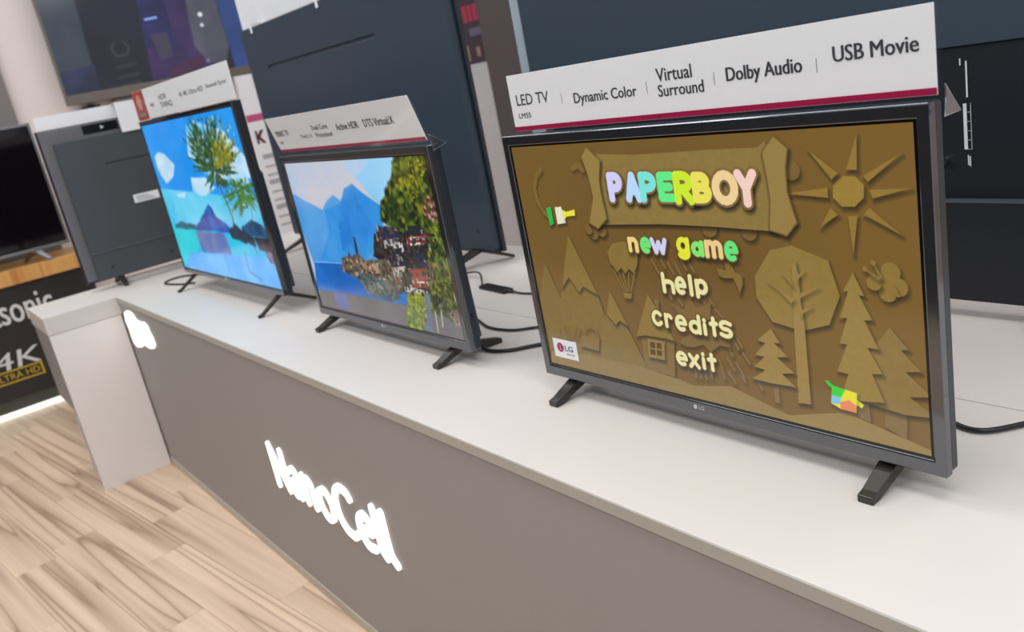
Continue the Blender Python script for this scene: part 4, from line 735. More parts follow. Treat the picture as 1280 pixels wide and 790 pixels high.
# ---------------------------------------------------------------- materials
WHITE = mat('white_laminate', (219, 213, 207), .42, var=.01, scale=4)
EDGE = mat('edge_band', (176, 172, 164), .4, var=.02)
GREYP = mat('warm_grey_laminate', (156, 151, 149), .55, var=.02, scale=3)
ENDW = mat('white_end_panel', (238, 232, 230), .45, var=.015, scale=3)
KICK = mat('kick_strip', (186, 178, 166), .4)
BEZ = mat('graphite_bezel', (110, 112, 117), .10, metal=.9, var=.02)
BEZD = mat('dark_graphite', (46, 52, 60), .3, metal=.4, var=.03)
BLKG = mat('black_gloss', (10, 11, 13), .12, var=.02)
BLK = mat('black_plastic', (26, 26, 26), .38, var=.06, bump=.1, scale=200)
LEGM = mat('leg_plastic', (44, 41, 38), .3, var=.06)
BACKB = mat('blue_black_back_cover', (48, 62, 76), .42, var=.05, bump=.08, scale=120)
BACKD = mat('black_back_cover', (17, 20, 28), .45, var=.05, bump=.08, scale=120)
BACKG = mat('grey_back_cover', (68, 72, 76), .42, var=.05, bump=.08, scale=120)
SILV = mat('silver_trim', (150, 156, 160), .25, metal=.8)
SIGNW = mat('sign_card', (240, 241, 245), .35, var=.01)
MAG = mat('magenta_stripe', (160, 24, 74), .3, var=.05)
INK = mat('dark_ink', (58, 60, 66), .5)
INKL = mat('grey_ink', (120, 122, 128), .5)
RED = mat('red_print', (168, 62, 52), .5, var=.1)
CABLE = mat('cable_rubber', (20, 21, 22), .35)
GLOW = mat('lit_lettering', (255, 253, 248), .4, emit=1.5, var=.005)
LED = mat('led_strip_light', (250, 250, 232), .4, emit=1.5, var=.01)
CHROME = mat('chrome_socket', (200, 200, 200), .15, metal=1)
LABW = mat('label_print', (205, 207, 212), .5)

# floor planks ------------------------------------------------------------------------------
def wood(name, c1, c2, c3, along=2.2, rnd=True, k=1.0):
    m = bpy.data.materials.new(name); m.use_nodes = True; nt = m.node_tree; N = nt.nodes; L = nt.links; b = N['Principled BSDF']
    tc = N.new('ShaderNodeTexCoord'); mp = N.new('ShaderNodeMapping'); oi = N.new('ShaderNodeObjectInfo')
    add = N.new('ShaderNodeVectorMath'); add.operation = 'ADD'; sc = N.new('ShaderNodeVectorMath'); sc.operation = 'SCALE'; sc.inputs['Scale'].default_value = 37
    cmb = N.new('ShaderNodeCombineXYZ'); L.new(oi.outputs['Random'], cmb.inputs[0]); L.new(oi.outputs['Random'], cmb.inputs[1]); L.new(cmb.outputs[0], sc.inputs[0])
    L.new(tc.outputs['Object'], mp.inputs[0]); mp.inputs['Scale'].default_value = (along, 20, 1)
    L.new(mp.outputs[0], add.inputs[0])
    if rnd: L.new(sc.outputs[0], add.inputs[1])
    n1 = N.new('ShaderNodeTexNoise'); n1.inputs['Scale'].default_value = .75; n1.inputs['Detail'].default_value = 1; n1.inputs['Distortion'].default_value = .5; L.new(add.outputs[0], n1.inputs[0])
    n2 = N.new('ShaderNodeTexNoise'); n2.inputs['Scale'].default_value = 4; n2.inputs['Detail'].default_value = 5; n2.inputs['Distortion'].default_value = .4; L.new(add.outputs[0], n2.inputs[0])
    r = N.new('ShaderNodeValToRGB'); e = r.color_ramp; e.elements[0].position = 0; e.elements[0].color = rgb(*c3); e.elements[1].position = 1; e.elements[1].color = rgb(*c3)
    mid = [(a * .45 + b_ * .55) for a, b_ in zip(c2, c3)]
    for ps, cc in ((.33, c3), (.385, mid), (.405, c1), (.418, c2), (.46, mid), (.56, c3), (.66, c3), (.70, mid)):
        q = e.elements.new(ps); q.color = rgb(*cc)
    L.new(n1.outputs[0], r.inputs[0])
    mx = N.new('ShaderNodeMix'); mx.data_type = 'RGBA'; mx.blend_type = 'MULTIPLY'; mx.inputs[0].default_value = .5
    r2 = N.new('ShaderNodeValToRGB'); r2.color_ramp.elements[0].position = .3; r2.color_ramp.elements[0].color = (.80, .78, .76, 1); r2.color_ramp.elements[1].position = .65; r2.color_ramp.elements[1].color = (1, 1, 1, 1)
    L.new(n2.outputs[0], r2.inputs[0]); L.new(r.outputs[0], mx.inputs[6]); L.new(r2.outputs[0], mx.inputs[7])
    hv = N.new('ShaderNodeHueSaturation'); mr = N.new('ShaderNodeMapRange'); mr.inputs[3].default_value = .95; mr.inputs[4].default_value = 1.06; L.new(oi.outputs['Random'], mr.inputs[0]); L.new(mr.outputs[0], hv.inputs['Value']); L.new(mx.outputs[2], hv.inputs['Color'])
    L.new(hv.outputs[0], b.inputs['Base Color']); b.inputs['Roughness'].default_value = .42
    return m
WOODF = wood('floor_wood', (164, 137, 113), (194, 167, 142), (228, 202, 176), .55)
WOODS = wood('shelf_wood', (190, 128, 66), (205, 145, 80), (222, 168, 100), 3, False)
WALLM = mat('cream_wall_paint', (240, 228, 224), .8, var=.01, scale=3)
GREYW = mat('grey_wall_paint', (128, 122, 120), .8, var=.02, scale=3)
DARKP = mat('unseen_partition_dark', (26, 28, 34), .8, var=.05, scale=3)
FZ = -.736
floor = tag(obj('floor', B(-6.5, 4.2, -5, 5, FZ - .06, FZ - .003), WOODF), kind='structure')
th = math.radians(7.4); ct, st = math.cos(th), math.sin(th); rr = random.Random(3)
pw, pl = .145, .9
pbm = bmesh.new(); box(pbm, .0006, pl - .0006, .0006, pw - .0006, -.012, 0)
bmesh.ops.bevel(pbm, geom=[e for e in pbm.edges if all(v.co.z > -.001 for v in e.verts)], offset=.0008, segments=1, affect='EDGES')
pme = bpy.data.meshes.new('floor_plank'); pbm.to_mesh(pme); pbm.free(); pme.materials.append(WOODF)
for k in range(-6, 10):
    b0 = -.133 - .145 * (k + 1); off = {0: -2.06, 1: -1.62, 2: -2.45, 3: -2.0}.get(k, -2 + rr.random() * .9)
    a = off - 4 * pl
    while a < 1.0:
        if a + pl > -5.3:
            o = bpy.data.objects.new('plank', pme); COL.objects.link(o); o.parent = floor
            o.location = (a * ct - b0 * st, a * st + b0 * ct, FZ + rr.uniform(-.0003, .0003)); o.rotation_euler = (0, 0, th)
        a += pl
tag(obj('wall_left', B(-5.05, -4.9, -5, 5, FZ, 2.6), WALLM), kind='structure')
tag(obj('wall_back', B(-4.9, 4, 4.6, 4.75, FZ, 2.6), WALLM), kind='structure')
tag(obj('unseen_partition', B(-4.0, 4, -2.5, -2.4, FZ, .95), DARKP), kind='structure')  # unseen low partition, added so the upper bezels reflect something dark
tag(obj('trim_1', B(-4.9, -4.84, -4.7, -.036, FZ, 2.6), GREYW, bevel=.002), kind='structure')

# ---------------------------------------------------------------- front counter
def counter_letter(parent, name, strokes, r=.0108):
    bm = bmesh.new()
    for s in strokes: stroke_xz(bm, curve2(s) if len(s) > 2 else s, r, -.220, -.2135)
    return obj(name, bm, GLOW, parent)
c1 = empty('display_counter', (-.6, .03, FZ), 'long warm grey display counter with white top and glowing white lettering on its front', 'counter')
c1.rotation_euler = (0, 0, 0)
def loc(o, root): o.location = -Vector(root.location); return o
loc(obj('countertop', B(-2.795, 1.6, -.2145, .278, -.02, 0), [WHITE], c1, bevel=.0012), c1)
loc(obj('edge_strip', B(-2.795, 1.6, -.2175, -.2146, -.0205, -.0012), EDGE, c1, label='pale grey edging strip along the countertop'), c1)
loc(obj('front_panel', B(-2.795, 1.6, -.213, -.195, FZ + .032, -.0205), GREYP, c1), c1)
loc(obj('rear_panel', B(-2.795, 1.6, .255, .274, FZ, -.0205), GREYP, c1), c1)
loc(obj('kick_strip', B(-2.795, 1.6, -.2165, -.19, FZ, FZ + .0315), KICK, c1, bevel=.001), c1)
for nm, S in (
    ('letter', [[(-1.418, -.412), (-1.418, -.288)], [(-1.418, -.288), (-1.338, -.408)], [(-1.338, -.288), (-1.338, -.408)]]),
    ('letter', [[(-1.30, -.335), (-1.275, -.325), (-1.258, -.345), (-1.258, -.405)], [(-1.262, -.36), (-1.29, -.362), (-1.305, -.385), (-1.29, -.406), (-1.262, -.398)]]),
    ('letter', [[(-1.215, -.325), (-1.215, -.405)], [(-1.215, -.35), (-1.195, -.328), (-1.17, -.335), (-1.165, -.36), (-1.165, -.405)]]),
    ('letter', [[(-1.09, -.328), (-1.12, -.345), (-1.125, -.38), (-1.10, -.41), (-1.065, -.40), (-1.052, -.365), (-1.068, -.335), (-1.09, -.328)]]),
    ('letter', [[(-.93, -.302), (-.945, -.288), (-.985, -.289), (-1.015, -.32), (-1.02, -.37), (-.995, -.405), (-.955, -.412), (-.935, -.40)]]),
    ('letter', [[(-.905, -.368), (-.845, -.365), (-.85, -.338), (-.875, -.326), (-.902, -.345), (-.908, -.38), (-.885, -.41), (-.85, -.408)]]),
    ('letter', [[(-.812, -.286), (-.812, -.385), (-.795, -.41)]]),
    ('letter', [[(-.772, -.286), (-.772, -.385), (-.752, -.412)]])):
    loc(counter_letter(c1, nm, S), c1)
blob = [(-2.715, -.054), (-2.68, -.042), (-2.63, -.04), (-2.594, -.047), (-2.565, -.066), (-2.507, -.066), (-2.45, -.06), (-2.415, -.072), (-2.41, -.095), (-2.392, -.112), (-2.388, -.138), (-2.42, -.158), (-2.47, -.166), (-2.52, -.163), (-2.565, -.165), (-2.62, -.184), (-2.68, -.192), (-2.72, -.182), (-2.73, -.155), (-2.724, -.123), (-2.742, -.09)]
loc(obj('emblem', prism(blob, 1, -.221, -.2135), GLOW, c1, label='glowing white lobed emblem'), c1)

c2 = empty('display_counter', (-.6, .53, FZ), 'white rear counter back to back with the grey one, carrying the sets seen from behind', 'counter')
loc(obj('countertop', B(-2.795, 1.6, .281, .775, -.02, 0), WHITE, c2, bevel=.0012), c2)
loc(obj('front_panel', B(-2.795, 1.6, .284, .30, FZ, -.0205), GREYP, c2), c2)
loc(obj('rear_panel', B(-2.795, 1.6, .755, .773, FZ, -.0205), GREYP, c2), c2)

c3 = empty('end_counter', (-2.98, .13, FZ), 'white end counter closing off the left end of the grey display counter', 'counter')
loc(obj('countertop', B(-3.17, -2.798, -.487, .775, -.07, 0), WHITE, c3, bevel=.0015), c3)
loc(obj('side_panel', B(-2.815, -2.80, -.485, -.2178, FZ, -.0715), ENDW, c3), c3)
loc(obj('apron', B(-3.15, -2.816, -.4845, -.46, -.39, -.0715), GREYP, c3, label='grey front apron'), c3)
loc(obj('back_panel', B(-3.15, -3.13, -.459, .77, FZ, -.0715), ENDW, c3), c3)

# ---------------------------------------------------------------- television sets
def foot(x, h, yt, rear, w, t, parent):
    bm = bmesh.new()
    # front prong, rear prong and the block they spring from
    def prong(y0, y1):
        s = 1 if y1 > y0 else -1
        A = [(x - w / 2, y0, h), (x + w / 2, y0, h), (x + w / 2, y0, h - t * 1.6), (x - w / 2, y0, h - t * 1.6)]
        w2 = w * .8
        C = [(x - w2 / 2, y1, .004 + t * .55), (x + w2 / 2, y1, .004 + t * .55), (x + w2 / 2, y1, 0), (x - w2 / 2, y1, 0)]
        Dm = [(x - w2 / 2, y1 - s * .012, t + .002), (x + w2 / 2, y1 - s * .012, t + .002), (x + w2 / 2, y1 - s * .012, 0), (x - w2 / 2, y1 - s * .012, 0)]
        R = [[bm.verts.new(p) for p in q] for q in (A, Dm, C)]
        bm.faces.new(R[0]); bm.faces.new(R[2][::-1])
        for a, b in zip(R, R[1:]):
            for i in range(4): bm.faces.new((a[i], a[(i + 1) % 4], b[(i + 1) % 4], b[i]))
    prong(.026, yt); prong(.030, rear)
    box(bm, x - w / 2, x + w / 2, .020, .036, h - t * 1.5, h + .012)
    return obj('leg', bm, LEGM, parent, bevel=.0015)
def flat_tv(x, s, label, im, cat='television', h=.0365, sb=.0234, fx=(-.306, .288), fyt=-.045, frear=.135, fw=.026, ft=.011, strength=1.0, depth=.07, scr=None):
    r = empty('television', (x, 0, 0), label, cat)
    Wd, H = .735 * s, .435 * s; SW, SH = scr or (.698 * s, .3926 * s); hw = Wd / 2
    zt = h + H; s0, s1 = h + sb, h + sb + SH
    ox = SW / 2 + .004; oz0, oz1 = s0 - .0035, s1 + .003
    obj('bezel', frame(-hw, hw, h, zt, -ox, ox, oz0, oz1, 0, .014), BEZ, r, bevel=.0018)
    obj('screen_surround', frame(-ox + .0002, ox - .0002, oz0 + .0002, oz1 - .0002, -SW / 2, SW / 2, s0, s1, .002, .010), BLKG, r)
    screen_quad('screen', -SW / 2, SW / 2, s0, s1, .003, screen_mat('picture_' + str(int(s * 100)) + str(int(-x * 10)), im, strength), r)
    bm = B(-hw + .002, hw - .002, .0142, .032, h + .001, zt - .001)
    obj('rear_frame', bm, BEZD, r, bevel=.003)
    bm = bmesh.new(); a = [bm.verts.new(p) for p in ((-hw * .9, .0322, h + .004), (hw * .9, .0322, h + .004), (hw * .9, .0322, h + H * .72), (-hw * .9, .0322, h + H * .72))]
    c = [bm.verts.new(p) for p in ((-hw * .85, depth, h + .006), (hw * .85, depth, h + .006), (hw * .82, depth, h + H * .62), (-hw * .82, depth, h + H * .62))]
    bm.faces.new(a); bm.faces.new(c[::-1])
    for i in range(4): bm.faces.new((a[i], a[(i + 1) % 4], c[(i + 1) % 4], c[i]))
    obj('rear_housing', bm, BACKB, r, bevel=.003)
    for f in fx: foot(f, h + .001, fyt, frear, fw, ft, r)
    return r, h, H, hw
grad = lambda U, V: 1.0 - .10 * np.exp(-((U - .9) ** 2 + (V - .5) ** 2) / .25) + .05 * (U / 1.77)
IM_GAME = picture('game_menu_picture', ART['game'], 620, (114, 86, 36), shade=grad)
IM_LAKE = picture('lake_picture', ART['lake'], 400, (180, 190, 210))
IM_BEACH = picture('beach_picture', ART['beach'], 400, (40, 150, 230))
tv1, h1, H1, hw1 = flat_tv(0, 1, 'nearest television set, showing a brown cardboard game menu on its screen', IM_GAME, strength=1.0)
tv2, h2, H2, hw2 = flat_tv(-.9753, .989, 'middle television set, showing a mountain lake village on its screen', IM_LAKE, fx=(-.318, .275), fyt=-.042, strength=1.0)
tv3, h3, H3, hw3 = flat_tv(-2.0543, 1.311, 'larger television set at the far end, showing a palm beach on its screen', IM_BEACH, h=.06, sb=.020, scr=(.943, .534), fx=(-.425, .39), fyt=-.062, frear=.14, fw=.014, ft=.009, strength=1.05)
# small maker's mark on the lower bezels
PALE = mat('pale_print', (190, 192, 196), .4)
for tv, k, hh in ((tv1, 1, h1), (tv2, .99, h2), (tv3, 1.3, h3)):
    bm = cyl(bmesh.new(), (-.0105 * k, -.0006, hh + .0105 * k), 1, .0036 * k, .0006)
    obj('badge', bm, PALE, tv)
    text('lettering', 'LG', PALE, tv, (-.004 * k, 0, hh + .0078 * k), .010 * k, .0055 * k)
# tiny controls on the right edges
for tv, hw, hh in ((tv2, hw2, h2),):
    obj('side_socket', cyl(bmesh.new(), (hw - .0015, .024, hh + .075), 0, .004, .002, 12), BLK, tv)
# energy style sticker on the lower left of the nearest screen
stz = h1 + .0234
stk = obj('sticker', B(-.3325, -.2700, .0018, .0028, .0760, .1105), SIGNW, tv1, label='small white sticker with a round crimson emblem')
bm = cyl(bmesh.new(), (-.3140, .0014, .0955), 1, .0088, .0004, 24); obj('emblem', bm, mat('crimson_emblem', (165, 30, 90), .4), stk)
bm = B((-.3146, -.3132, .0010, .0013, .0910, .1005), (-.3132, -.3098, .0010, .0013, .0910, .0923)); obj('emblem_mark', bm, PALE, stk)
text('lettering', 'LG', mat('slate_print', (70, 78, 92), .5), stk, (-.3018, .0017, .0905), .0205, .0100, bold=.05)
text('lettering', "Life's Good", INKL, stk, (-.2990, .0017, .0835), .0200, .0024)
# ---------------------------------------------------------------- topper signs standing on the sets
def topper(x0, x1, z0, z1, label, lean=0, y=.0, texts=(), stripe=True, tab=True):
    r = empty('topper_sign', ((x0 + x1) / 2, y, z0), label, 'sign'); r.rotation_euler = (lean, 0, 0)
    hw = (x1 - x0) / 2; hh = z1 - z0; cx = (x0 + x1) / 2
    obj('card', B(-hw, hw, 0, .0015, 0, hh), SIGNW, r)
    if stripe: obj('stripe', B(-hw, hw, -.0006, -.0001, .0005, .0075), MAG, r, label='magenta stripe along the lower edge')
    bm = B((-hw - .003, hw + .005, -.0030, -.0018, -.003, hh + .002), (-hw - .003, hw + .005, .0018, .0026, -.003, hh + .001), (-hw - .003, hw + .005, -.0017, .026, -.0050, -.0036))
    obj('acrylic_sleeve', bm, M_ACR, r, label='clear acrylic sleeve')
    if tab:
        bm = prism([(.004, -.004), (.004, .010), (.034, -.022), (.001, -.022)], 0, hw + .0055, hw + .0070); obj('end_bracket', bm, M_ACR2, r, label='clear triangular end bracket')
        rim = bmesh.new(); tube([(hw + .0062, .004, .010), (hw + .0062, .034, -.022), (hw + .0062, .001, -.022), (hw + .0062, .004, -.004)], .0006, rim, n=5, sub=1); obj('bracket_rim', rim, mat('acrylic_edge', (170, 176, 180), .2), r)
    for s, a, b, zb, zt_, bold in texts:
        text('lettering', s, INK if bold >= 0 else INKL, r, (a - cx, -.0002, zb - z0), b - a, zt_ - zb, bold=max(bold, 0) * 3.2, ext=.0003)
    return r
t1 = topper(-.323, .377, .4785, .5685, 'long white feature sign on the nearest set, listing LED TV, Dynamic Color and USB Movie', texts=(
    ('LED TV', -.307, -.226, .5195, .5365, 0), ('LM55', -.307, -.276, .499, .507, 0), ('Dynamic Color', -.168, -.038, .508, .528, .008),
    ('Virtual', .002, .063, .528, .545, .01), ('Surround', .002, .080, .508, .5235, .01), ('Dolby Audio', .117, .224, .512, .534, .015), ('USB Movie', .264, .360, .5235, .5405, .018)))
for x in (-.196, -.018, .098, .243):
    obj('divider', B(x - t1.location.x, x - t1.location.x + .0006, -.0004, -.0001, .036, .052), INKL, t1)
t2 = topper(-1.306, -.603, .4775, .569, 'white feature sign on the middle set, listing SMART TV and Active HDR', lean=.26, y=-.001, texts=(
    ('SMART TV', -1.285, -1.205, .520, .535, .005), ('ThinQ AI', -1.150, -1.085, .508, .518, -1), ('Dual Core', -1.068, -.985, .526, .538, .005), ('Processor', -1.062, -.975, .507, .519, .005),
    ('Active HDR', -.945, -.840, .518, .534, .008), ('DTS Virtual:X', -.815, -.690, .518, .535, .01), ('LM', -1.285, -1.265, .500, .507, 0)))
t3 = topper(-2.515, -1.52, .6325, .733, 'white sign with a red block at its left end on the far palm beach set', texts=(
    ('4K', -2.33, -2.27, .668, .682, 0), ('HDR\nTHINQ', -2.21, -2.08, .655, .700, 0), ('AI 4K Ultra HD', -1.99, -1.76, .675, .690, 0), ('Sound Sync', -1.73, -1.56, .675, .690, 0)), stripe=False, tab=False)
rb = obj('red_block', B(-.4975, -.36, -.0010, -.0002, .0005, .0995), RED, t3, label='red printed block with a pale emblem')
obj('emblem', cyl(bmesh.new(), (-.43, -.0013, .062), 1, .030, .0003, 6), mat('salmon_print', (214, 140, 126), .5), rb)
obj('caption_bar', B(-.475, -.385, -.0013, -.0011, .012, .026), mat('dusty_print', (150, 130, 130), .5), rb)

# ---------------------------------------------------------------- sets on the rear counter, seen from behind
def back_tv(label, x0, x1, z0, z1, y, kind, m):
    cx = (x0 + x1) / 2; r = empty('television', (cx, y, 0), label, 'television')
    return r, x0 - cx, x1 - cx
b2, X0, X1 = back_tv('big set seen from behind, standing behind the lake picture set', -2.785, -1.262, .045, .912, .56, 0, BACKB)
xs = [X0 + .012, -.556, .33, X1 - .012]; zs = [.055, .738, .750, .905]
obj('back_cover', relief(xs, zs, [[0, 0, 0], [0, .006, 0], [0, 0, 0]], .028), BACKB, b2, bevel=.0015)
obj('front_bezel', B(X0, X1, .0282, .042, .045, .912), BEZD, b2, bevel=.003)
obj('chamfer_strip', prism([(0, .058), (.004, .045), (.028, .045), (.028, .058)], 0, X0 + .012, X1 - .012), BACKD, b2)
for hx in (X1 - .075, X1 - .66, X0 + .08): obj('screw_hole', cyl(bmesh.new(), (hx, -.0008, .112), 1, .006, .0008, 12), BLK, b2)
for k in range(5): obj('port', B(X0 + .0105, X0 + .0118, .004, .020, .30 + k * .05, .325 + k * .05), LABW if k % 2 else BLK, b2)
for fx, d in ((X1 - .115, .05), (X0 + .16, -.02)):
    bm = bmesh.new(); hull_bar((fx, .012, .050), (fx + d, .105, .006), .045, .014, .022, .010, bm); hull_bar((fx, .016, .050), (fx - d * .3, -.13, .006), .045, .014, .018, .010, bm)
    obj('leg', bm, LEGM, b2, bevel=.002)
s2 = empty('topper_sign', (-2.3, .612, .915), 'white sign above the big set seen from behind, hung on two white hooks', 'sign')
obj('card', B(-.568, .33, 0, .003, .004, .14), SIGNW, s2)
for hx in (-.345, .27):
    bm = B((hx - .009, hx + .009, -.0565, .0, .0005, .0032), (hx - .009, hx + .009, -.0575, -.0545, -.032, .0032)); obj('hook', bm, SIGNW, s2, bevel=.0008)

b1 = empty('television', (-.28, .6, 0), 'big black set seen from behind, behind the nearest set, with label strips and chrome socket', 'television')
X0, X1 = -.735, .735
xs = [X0 + .012, X0 + .12, .345, .372, .42, .66, X1 - .012]; zs = [.036, .214, .2155, .473, .85]
R = [-.030] * 6
obj('back_cover', relief([X0 + .012, X1 - .012], [.474, .855], [[0]], .03), BACKB, b1, bevel=.002)
obj('electronics_housing', relief([X0 + .06, X1 - .06], [.218, .473], [[.006]], .03), BACKD, b1, bevel=.001)
obj('base_housing', relief([X0 + .06, X1 - .06], [.036, .214], [[-.012]], .03), BACKD, b1, bevel=.002)
obj('ledge_trim', B(X0 + .06, X1 - .06, -.014, .006, .2145, .2175), mat('grey_edge', (88, 94, 102), .3, metal=.3), b1)  # ledge line in a paler grey than the housings around it
obj('front_bezel', B(X0, X1, .031, .046, .03, .862), SILV, b1, bevel=.002, label='silver front frame')
obj('wrapper_film', B(X0 - .060, X0 - .001, .0315, .0445, .03, .862), mat('pale_film', (158, 172, 180), .3, var=.15, scale=9), b1, label='pale grey blue plastic wrapper at the edge')
obj('tag', B(X0 + .001, X0 + .012, .022, .030, .665, .69), RED, b1, label='red tag on the silver frame')
lx = .28
def lab(name, x0, x1, z0, z1, m=LABW, y=.0035): return obj(name, B(x0 + lx, x1 + lx, y, y + .0008, z0, z1), m, b1)
lab('socket_label', .117, .1195, .390, .449)
fr = lab('socket_label', .111, .1165, .303, .380)
for k in range(5): obj('socket_label', B(.1175 + lx, .1235 + lx, .0028, .0034, .303 + k * .0156, .303 + k * .0156 + .0005), LABW, b1)
obj('socket_label', B(.1232 + lx, .1238 + lx, .0028, .0034, .303, .380), LABW, b1)
lab('socket_label', .116, .1178, .276, .293); lab('socket_label', .119, .1208, .274, .291); lab('socket_label', .1075, .1095, .443, .454)
obj('socket', cyl(bmesh.new(), (.079 + lx, -.008, .2855), 1, .0065, .016, 16), CHROME, b1, label='chrome aerial socket')
obj('screw_hole', cyl(bmesh.new(), (.096 + lx, .0065, .421), 1, .003, .001, 12), BLKG, b1)
for fx in (-.52, .52):
    bm = bmesh.new(); hull_bar((fx, .02, .034), (fx, .16, .005), .05, .012, .03, .009, bm); hull_bar((fx, .02, .034), (fx, -.05, .005), .04, .010, .03, .009, bm)
    obj('leg', bm, LEGM, b1, bevel=.002)

# set across the end counter, its back towards the camera
b3 = empty('television', (-3.06, .21, 0), 'dark grey set seen from behind on the end counter, beside the palm beach set', 'television', rz=math.pi / 2)
X0, X1 = -.465, .11
obj('front_bezel', B(X0, X1, .024, .040, .034, .672), BEZD, b3, bevel=.002)
obj('back_plate', B(X0 + .006, X1 - .006, .006, .0238, .045, .668), mat('pale_grey_cover', (104, 104, 108), .45), b3, bevel=.004)
xs = [X0 + .045, -.255, .06, X1 - .015]; zs = [.04, .150, .158, .494, .502, .615]
d = [[-.02] * 3, [-.024] * 3, [-.02] * 3, [-.02, -.014, -.02], [-.02] * 3]
obj('back_cover', relief(xs, zs, d, .0058), BACKG, b3, bevel=.002)
obj('top_band', B(X0 + .17, X0 + .31, .004, .0058, .628, .664), BLKG, b3, label='glossy black band with a tiny pale mark')
obj('mark', cyl(bmesh.new(), (X0 + .245, .0034, .646), 1, .010, .0006, 3), PALE, b3)
lb = obj('rating_label', B(-.19, -.085, -.0208, -.0201, .318, .352), SIGNW, b3)
for k in range(4): obj('print_line', B(-.18, -.10 - k * .01, -.0212, -.0209, .324 + k * .006, .3262 + k * .006), INKL, lb)
for k in range(2): obj('screw_hole', cyl(bmesh.new(), (X0 + .11 + k * .25, -.0208, .085), 1, .006, .0008, 12), BLK, b3)
for fx in (X0 + .13, X1 - .13):
    bm = bmesh.new(); hull_bar((fx, .0, .045), (fx, -.075, .007), .03, .014, .02, .012, bm); hull_bar((fx, .0, .045), (fx, .09, .007), .03, .014, .02, .012, bm)
    box(bm, fx - .015, fx + .015, -.012, .012, .028, .046); obj('leg', bm, LEGM, b3, bevel=.002)
s3 = empty('topper_sign', (-3.085, .1, .674), 'white sign behind the top of the dark grey set on the end counter', 'sign', rz=math.pi / 2)
obj('card', B(-.345, .22, -.0015, .0015, .0, .052), SIGNW, s3)
obj('folded_flap', B(-.045, .085, -.056, -.0545, -.065, .055), SIGNW, s3); obj('flap_bridge', B(-.045, .085, -.0545, -.0016, .0535, .055), SIGNW, s3)
# low white box under that set
bx = tag(obj('power_strip', B(-3.10, -3.075, -.098, .155, .0, .022), ENDW, bevel=.003), 'slim white power strip lying under the dark grey set on the end counter', 'power strip')

# ---------------------------------------------------------------- cables
def cable(name, pts, r, label, cat='cable'):
    o = obj(name, tube([(x, y, z) for x, y, z in pts], r), CABLE, smooth=True); return tag(o, label, cat)
cable('power_cable', [(-1.37, .47, .03), (-1.32, .463, .012), (-1.25, .462, .02), (-1.19, .44, .024), (-1.142, .408, .007)], .0028, 'thin black cable looping into the left end of the black power adapter')
ad = empty('power_adapter', (-1.072, .403, 0), 'flat black power adapter lying on the counter between the middle and nearest sets', 'adapter'); ad.rotation_euler = (0, 0, -.07)
obj('body', B(-.066, .066, -.017, .017, .0, .010), BLK, ad, bevel=.004)
obj('cable_plug', cyl(bmesh.new(), (.064, 0, .005), 0, .0045, .024, 10, .003), BLK, ad)
cable('power_cable', [(-.985, .397, .007), (-.95, .40, .004), (-.90, .413, .004), (-.82, .43, .004), (-.70, .44, .004), (-.62, .43, .004)], .0028, 'thin black cable running right from the black power adapter')
cable('power_cable', [(-1.05, .20, .0046), (-.95, .225, .0046), (-.87, .20, .0046), (-.80, .180, .0046), (-.726, .190, .0046), (-.68, .228, .0046), (-.60, .29, .0046), (-.45, .33, .0046)], .0033, 'upper of two black cables running from the middle set to the nearest set')
cable('power_cable', [(-.705, .085, .02), (-.685, .078, .008), (-.66, .079, .0052), (-.635, .088, .0052), (-.61, .108, .0052), (-.585, .145, .0052), (-.54, .19, .0052), (-.42, .24, .0052)], .0042, 'lower of two black cables running from the middle set to the nearest set')
cable('power_cable', [(.20, .075, .05), (.235, .15, .02), (.258, .205, .007), (.28, .193, .0052), (.305, .186, .0052), (.325, .193, .0052), (.345, .218, .0052), (.37, .262, .0052), (.40, .34, .0052), (.44, .46, .0052), (.45, .56, .0052)], .0038, 'black cable curving out from behind the nearest set on the right')
cable('power_cable', [(-2.545, .16, .02), (-2.57, .15, .006), (-2.64, .135, .005), (-2.78, .06, .005), (-2.79, -.005, .005), (-2.74, -.035, .005), (-2.66, -.02, .005), (-2.60, .00, .005), (-2.56, .03, .005)], .0036, 'looped dark cable beside the left leg of the palm beach set')

# ---------------------------------------------------------------- aisle on the far left: shelf unit
su = empty('shelf_unit', (-4.63, -1.0, FZ), 'black display unit with a wooden shelf, white lettering and a lit strip at the floor', 'shelf unit')
FACE = mat('black_fascia', (40, 39, 40), .35, var=.03); PLI = mat('plinth', (66, 70, 62), .5)
def sl(o): return loc(o, su)
sl(obj('wooden_shelf', B(-4.838, -4.40, -2.4, .012, -.045, .032), WOODS, su, bevel=.002))
sl(obj('body', B(-4.838, -4.42, -2.38, .0, -.64, -.0455), FACE, su))
sl(obj('plinth', B(-4.82, -4.425, -2.38, -.0, FZ + .03, -.6405), PLI, su))
sl(obj('light_strip', B(-4.80, -4.412, -2.38, .0, FZ + .001, FZ + .0295), LED, su, label='lit white strip along the floor'))
WP = mat('white_vinyl_letters', (214, 214, 216), .5); GOLD = mat('gold_print', (196, 164, 40), .4)
def side_text(s, m, y0, y1, z0, z1, bold=.02, shear=0, x=-4.419):
    o = text('lettering', s, m, su, (0, 0, 0), y1 - y0, z1 - z0, bold=bold, shear=shear, ext=.002)
    o.rotation_euler = (0, 0, math.pi / 2); o.location = (x - su.location.x, y0 - su.location.y, z0 - su.location.z); return o
side_text('Panasonic', WP, -.735, -.235, -.243, -.098, .03)
side_text('4K', WP, -.61, -.375, -.478, -.385, .012, .15)
fy0, fy1, fz0, fz1 = -.66, -.385, -.552, -.482
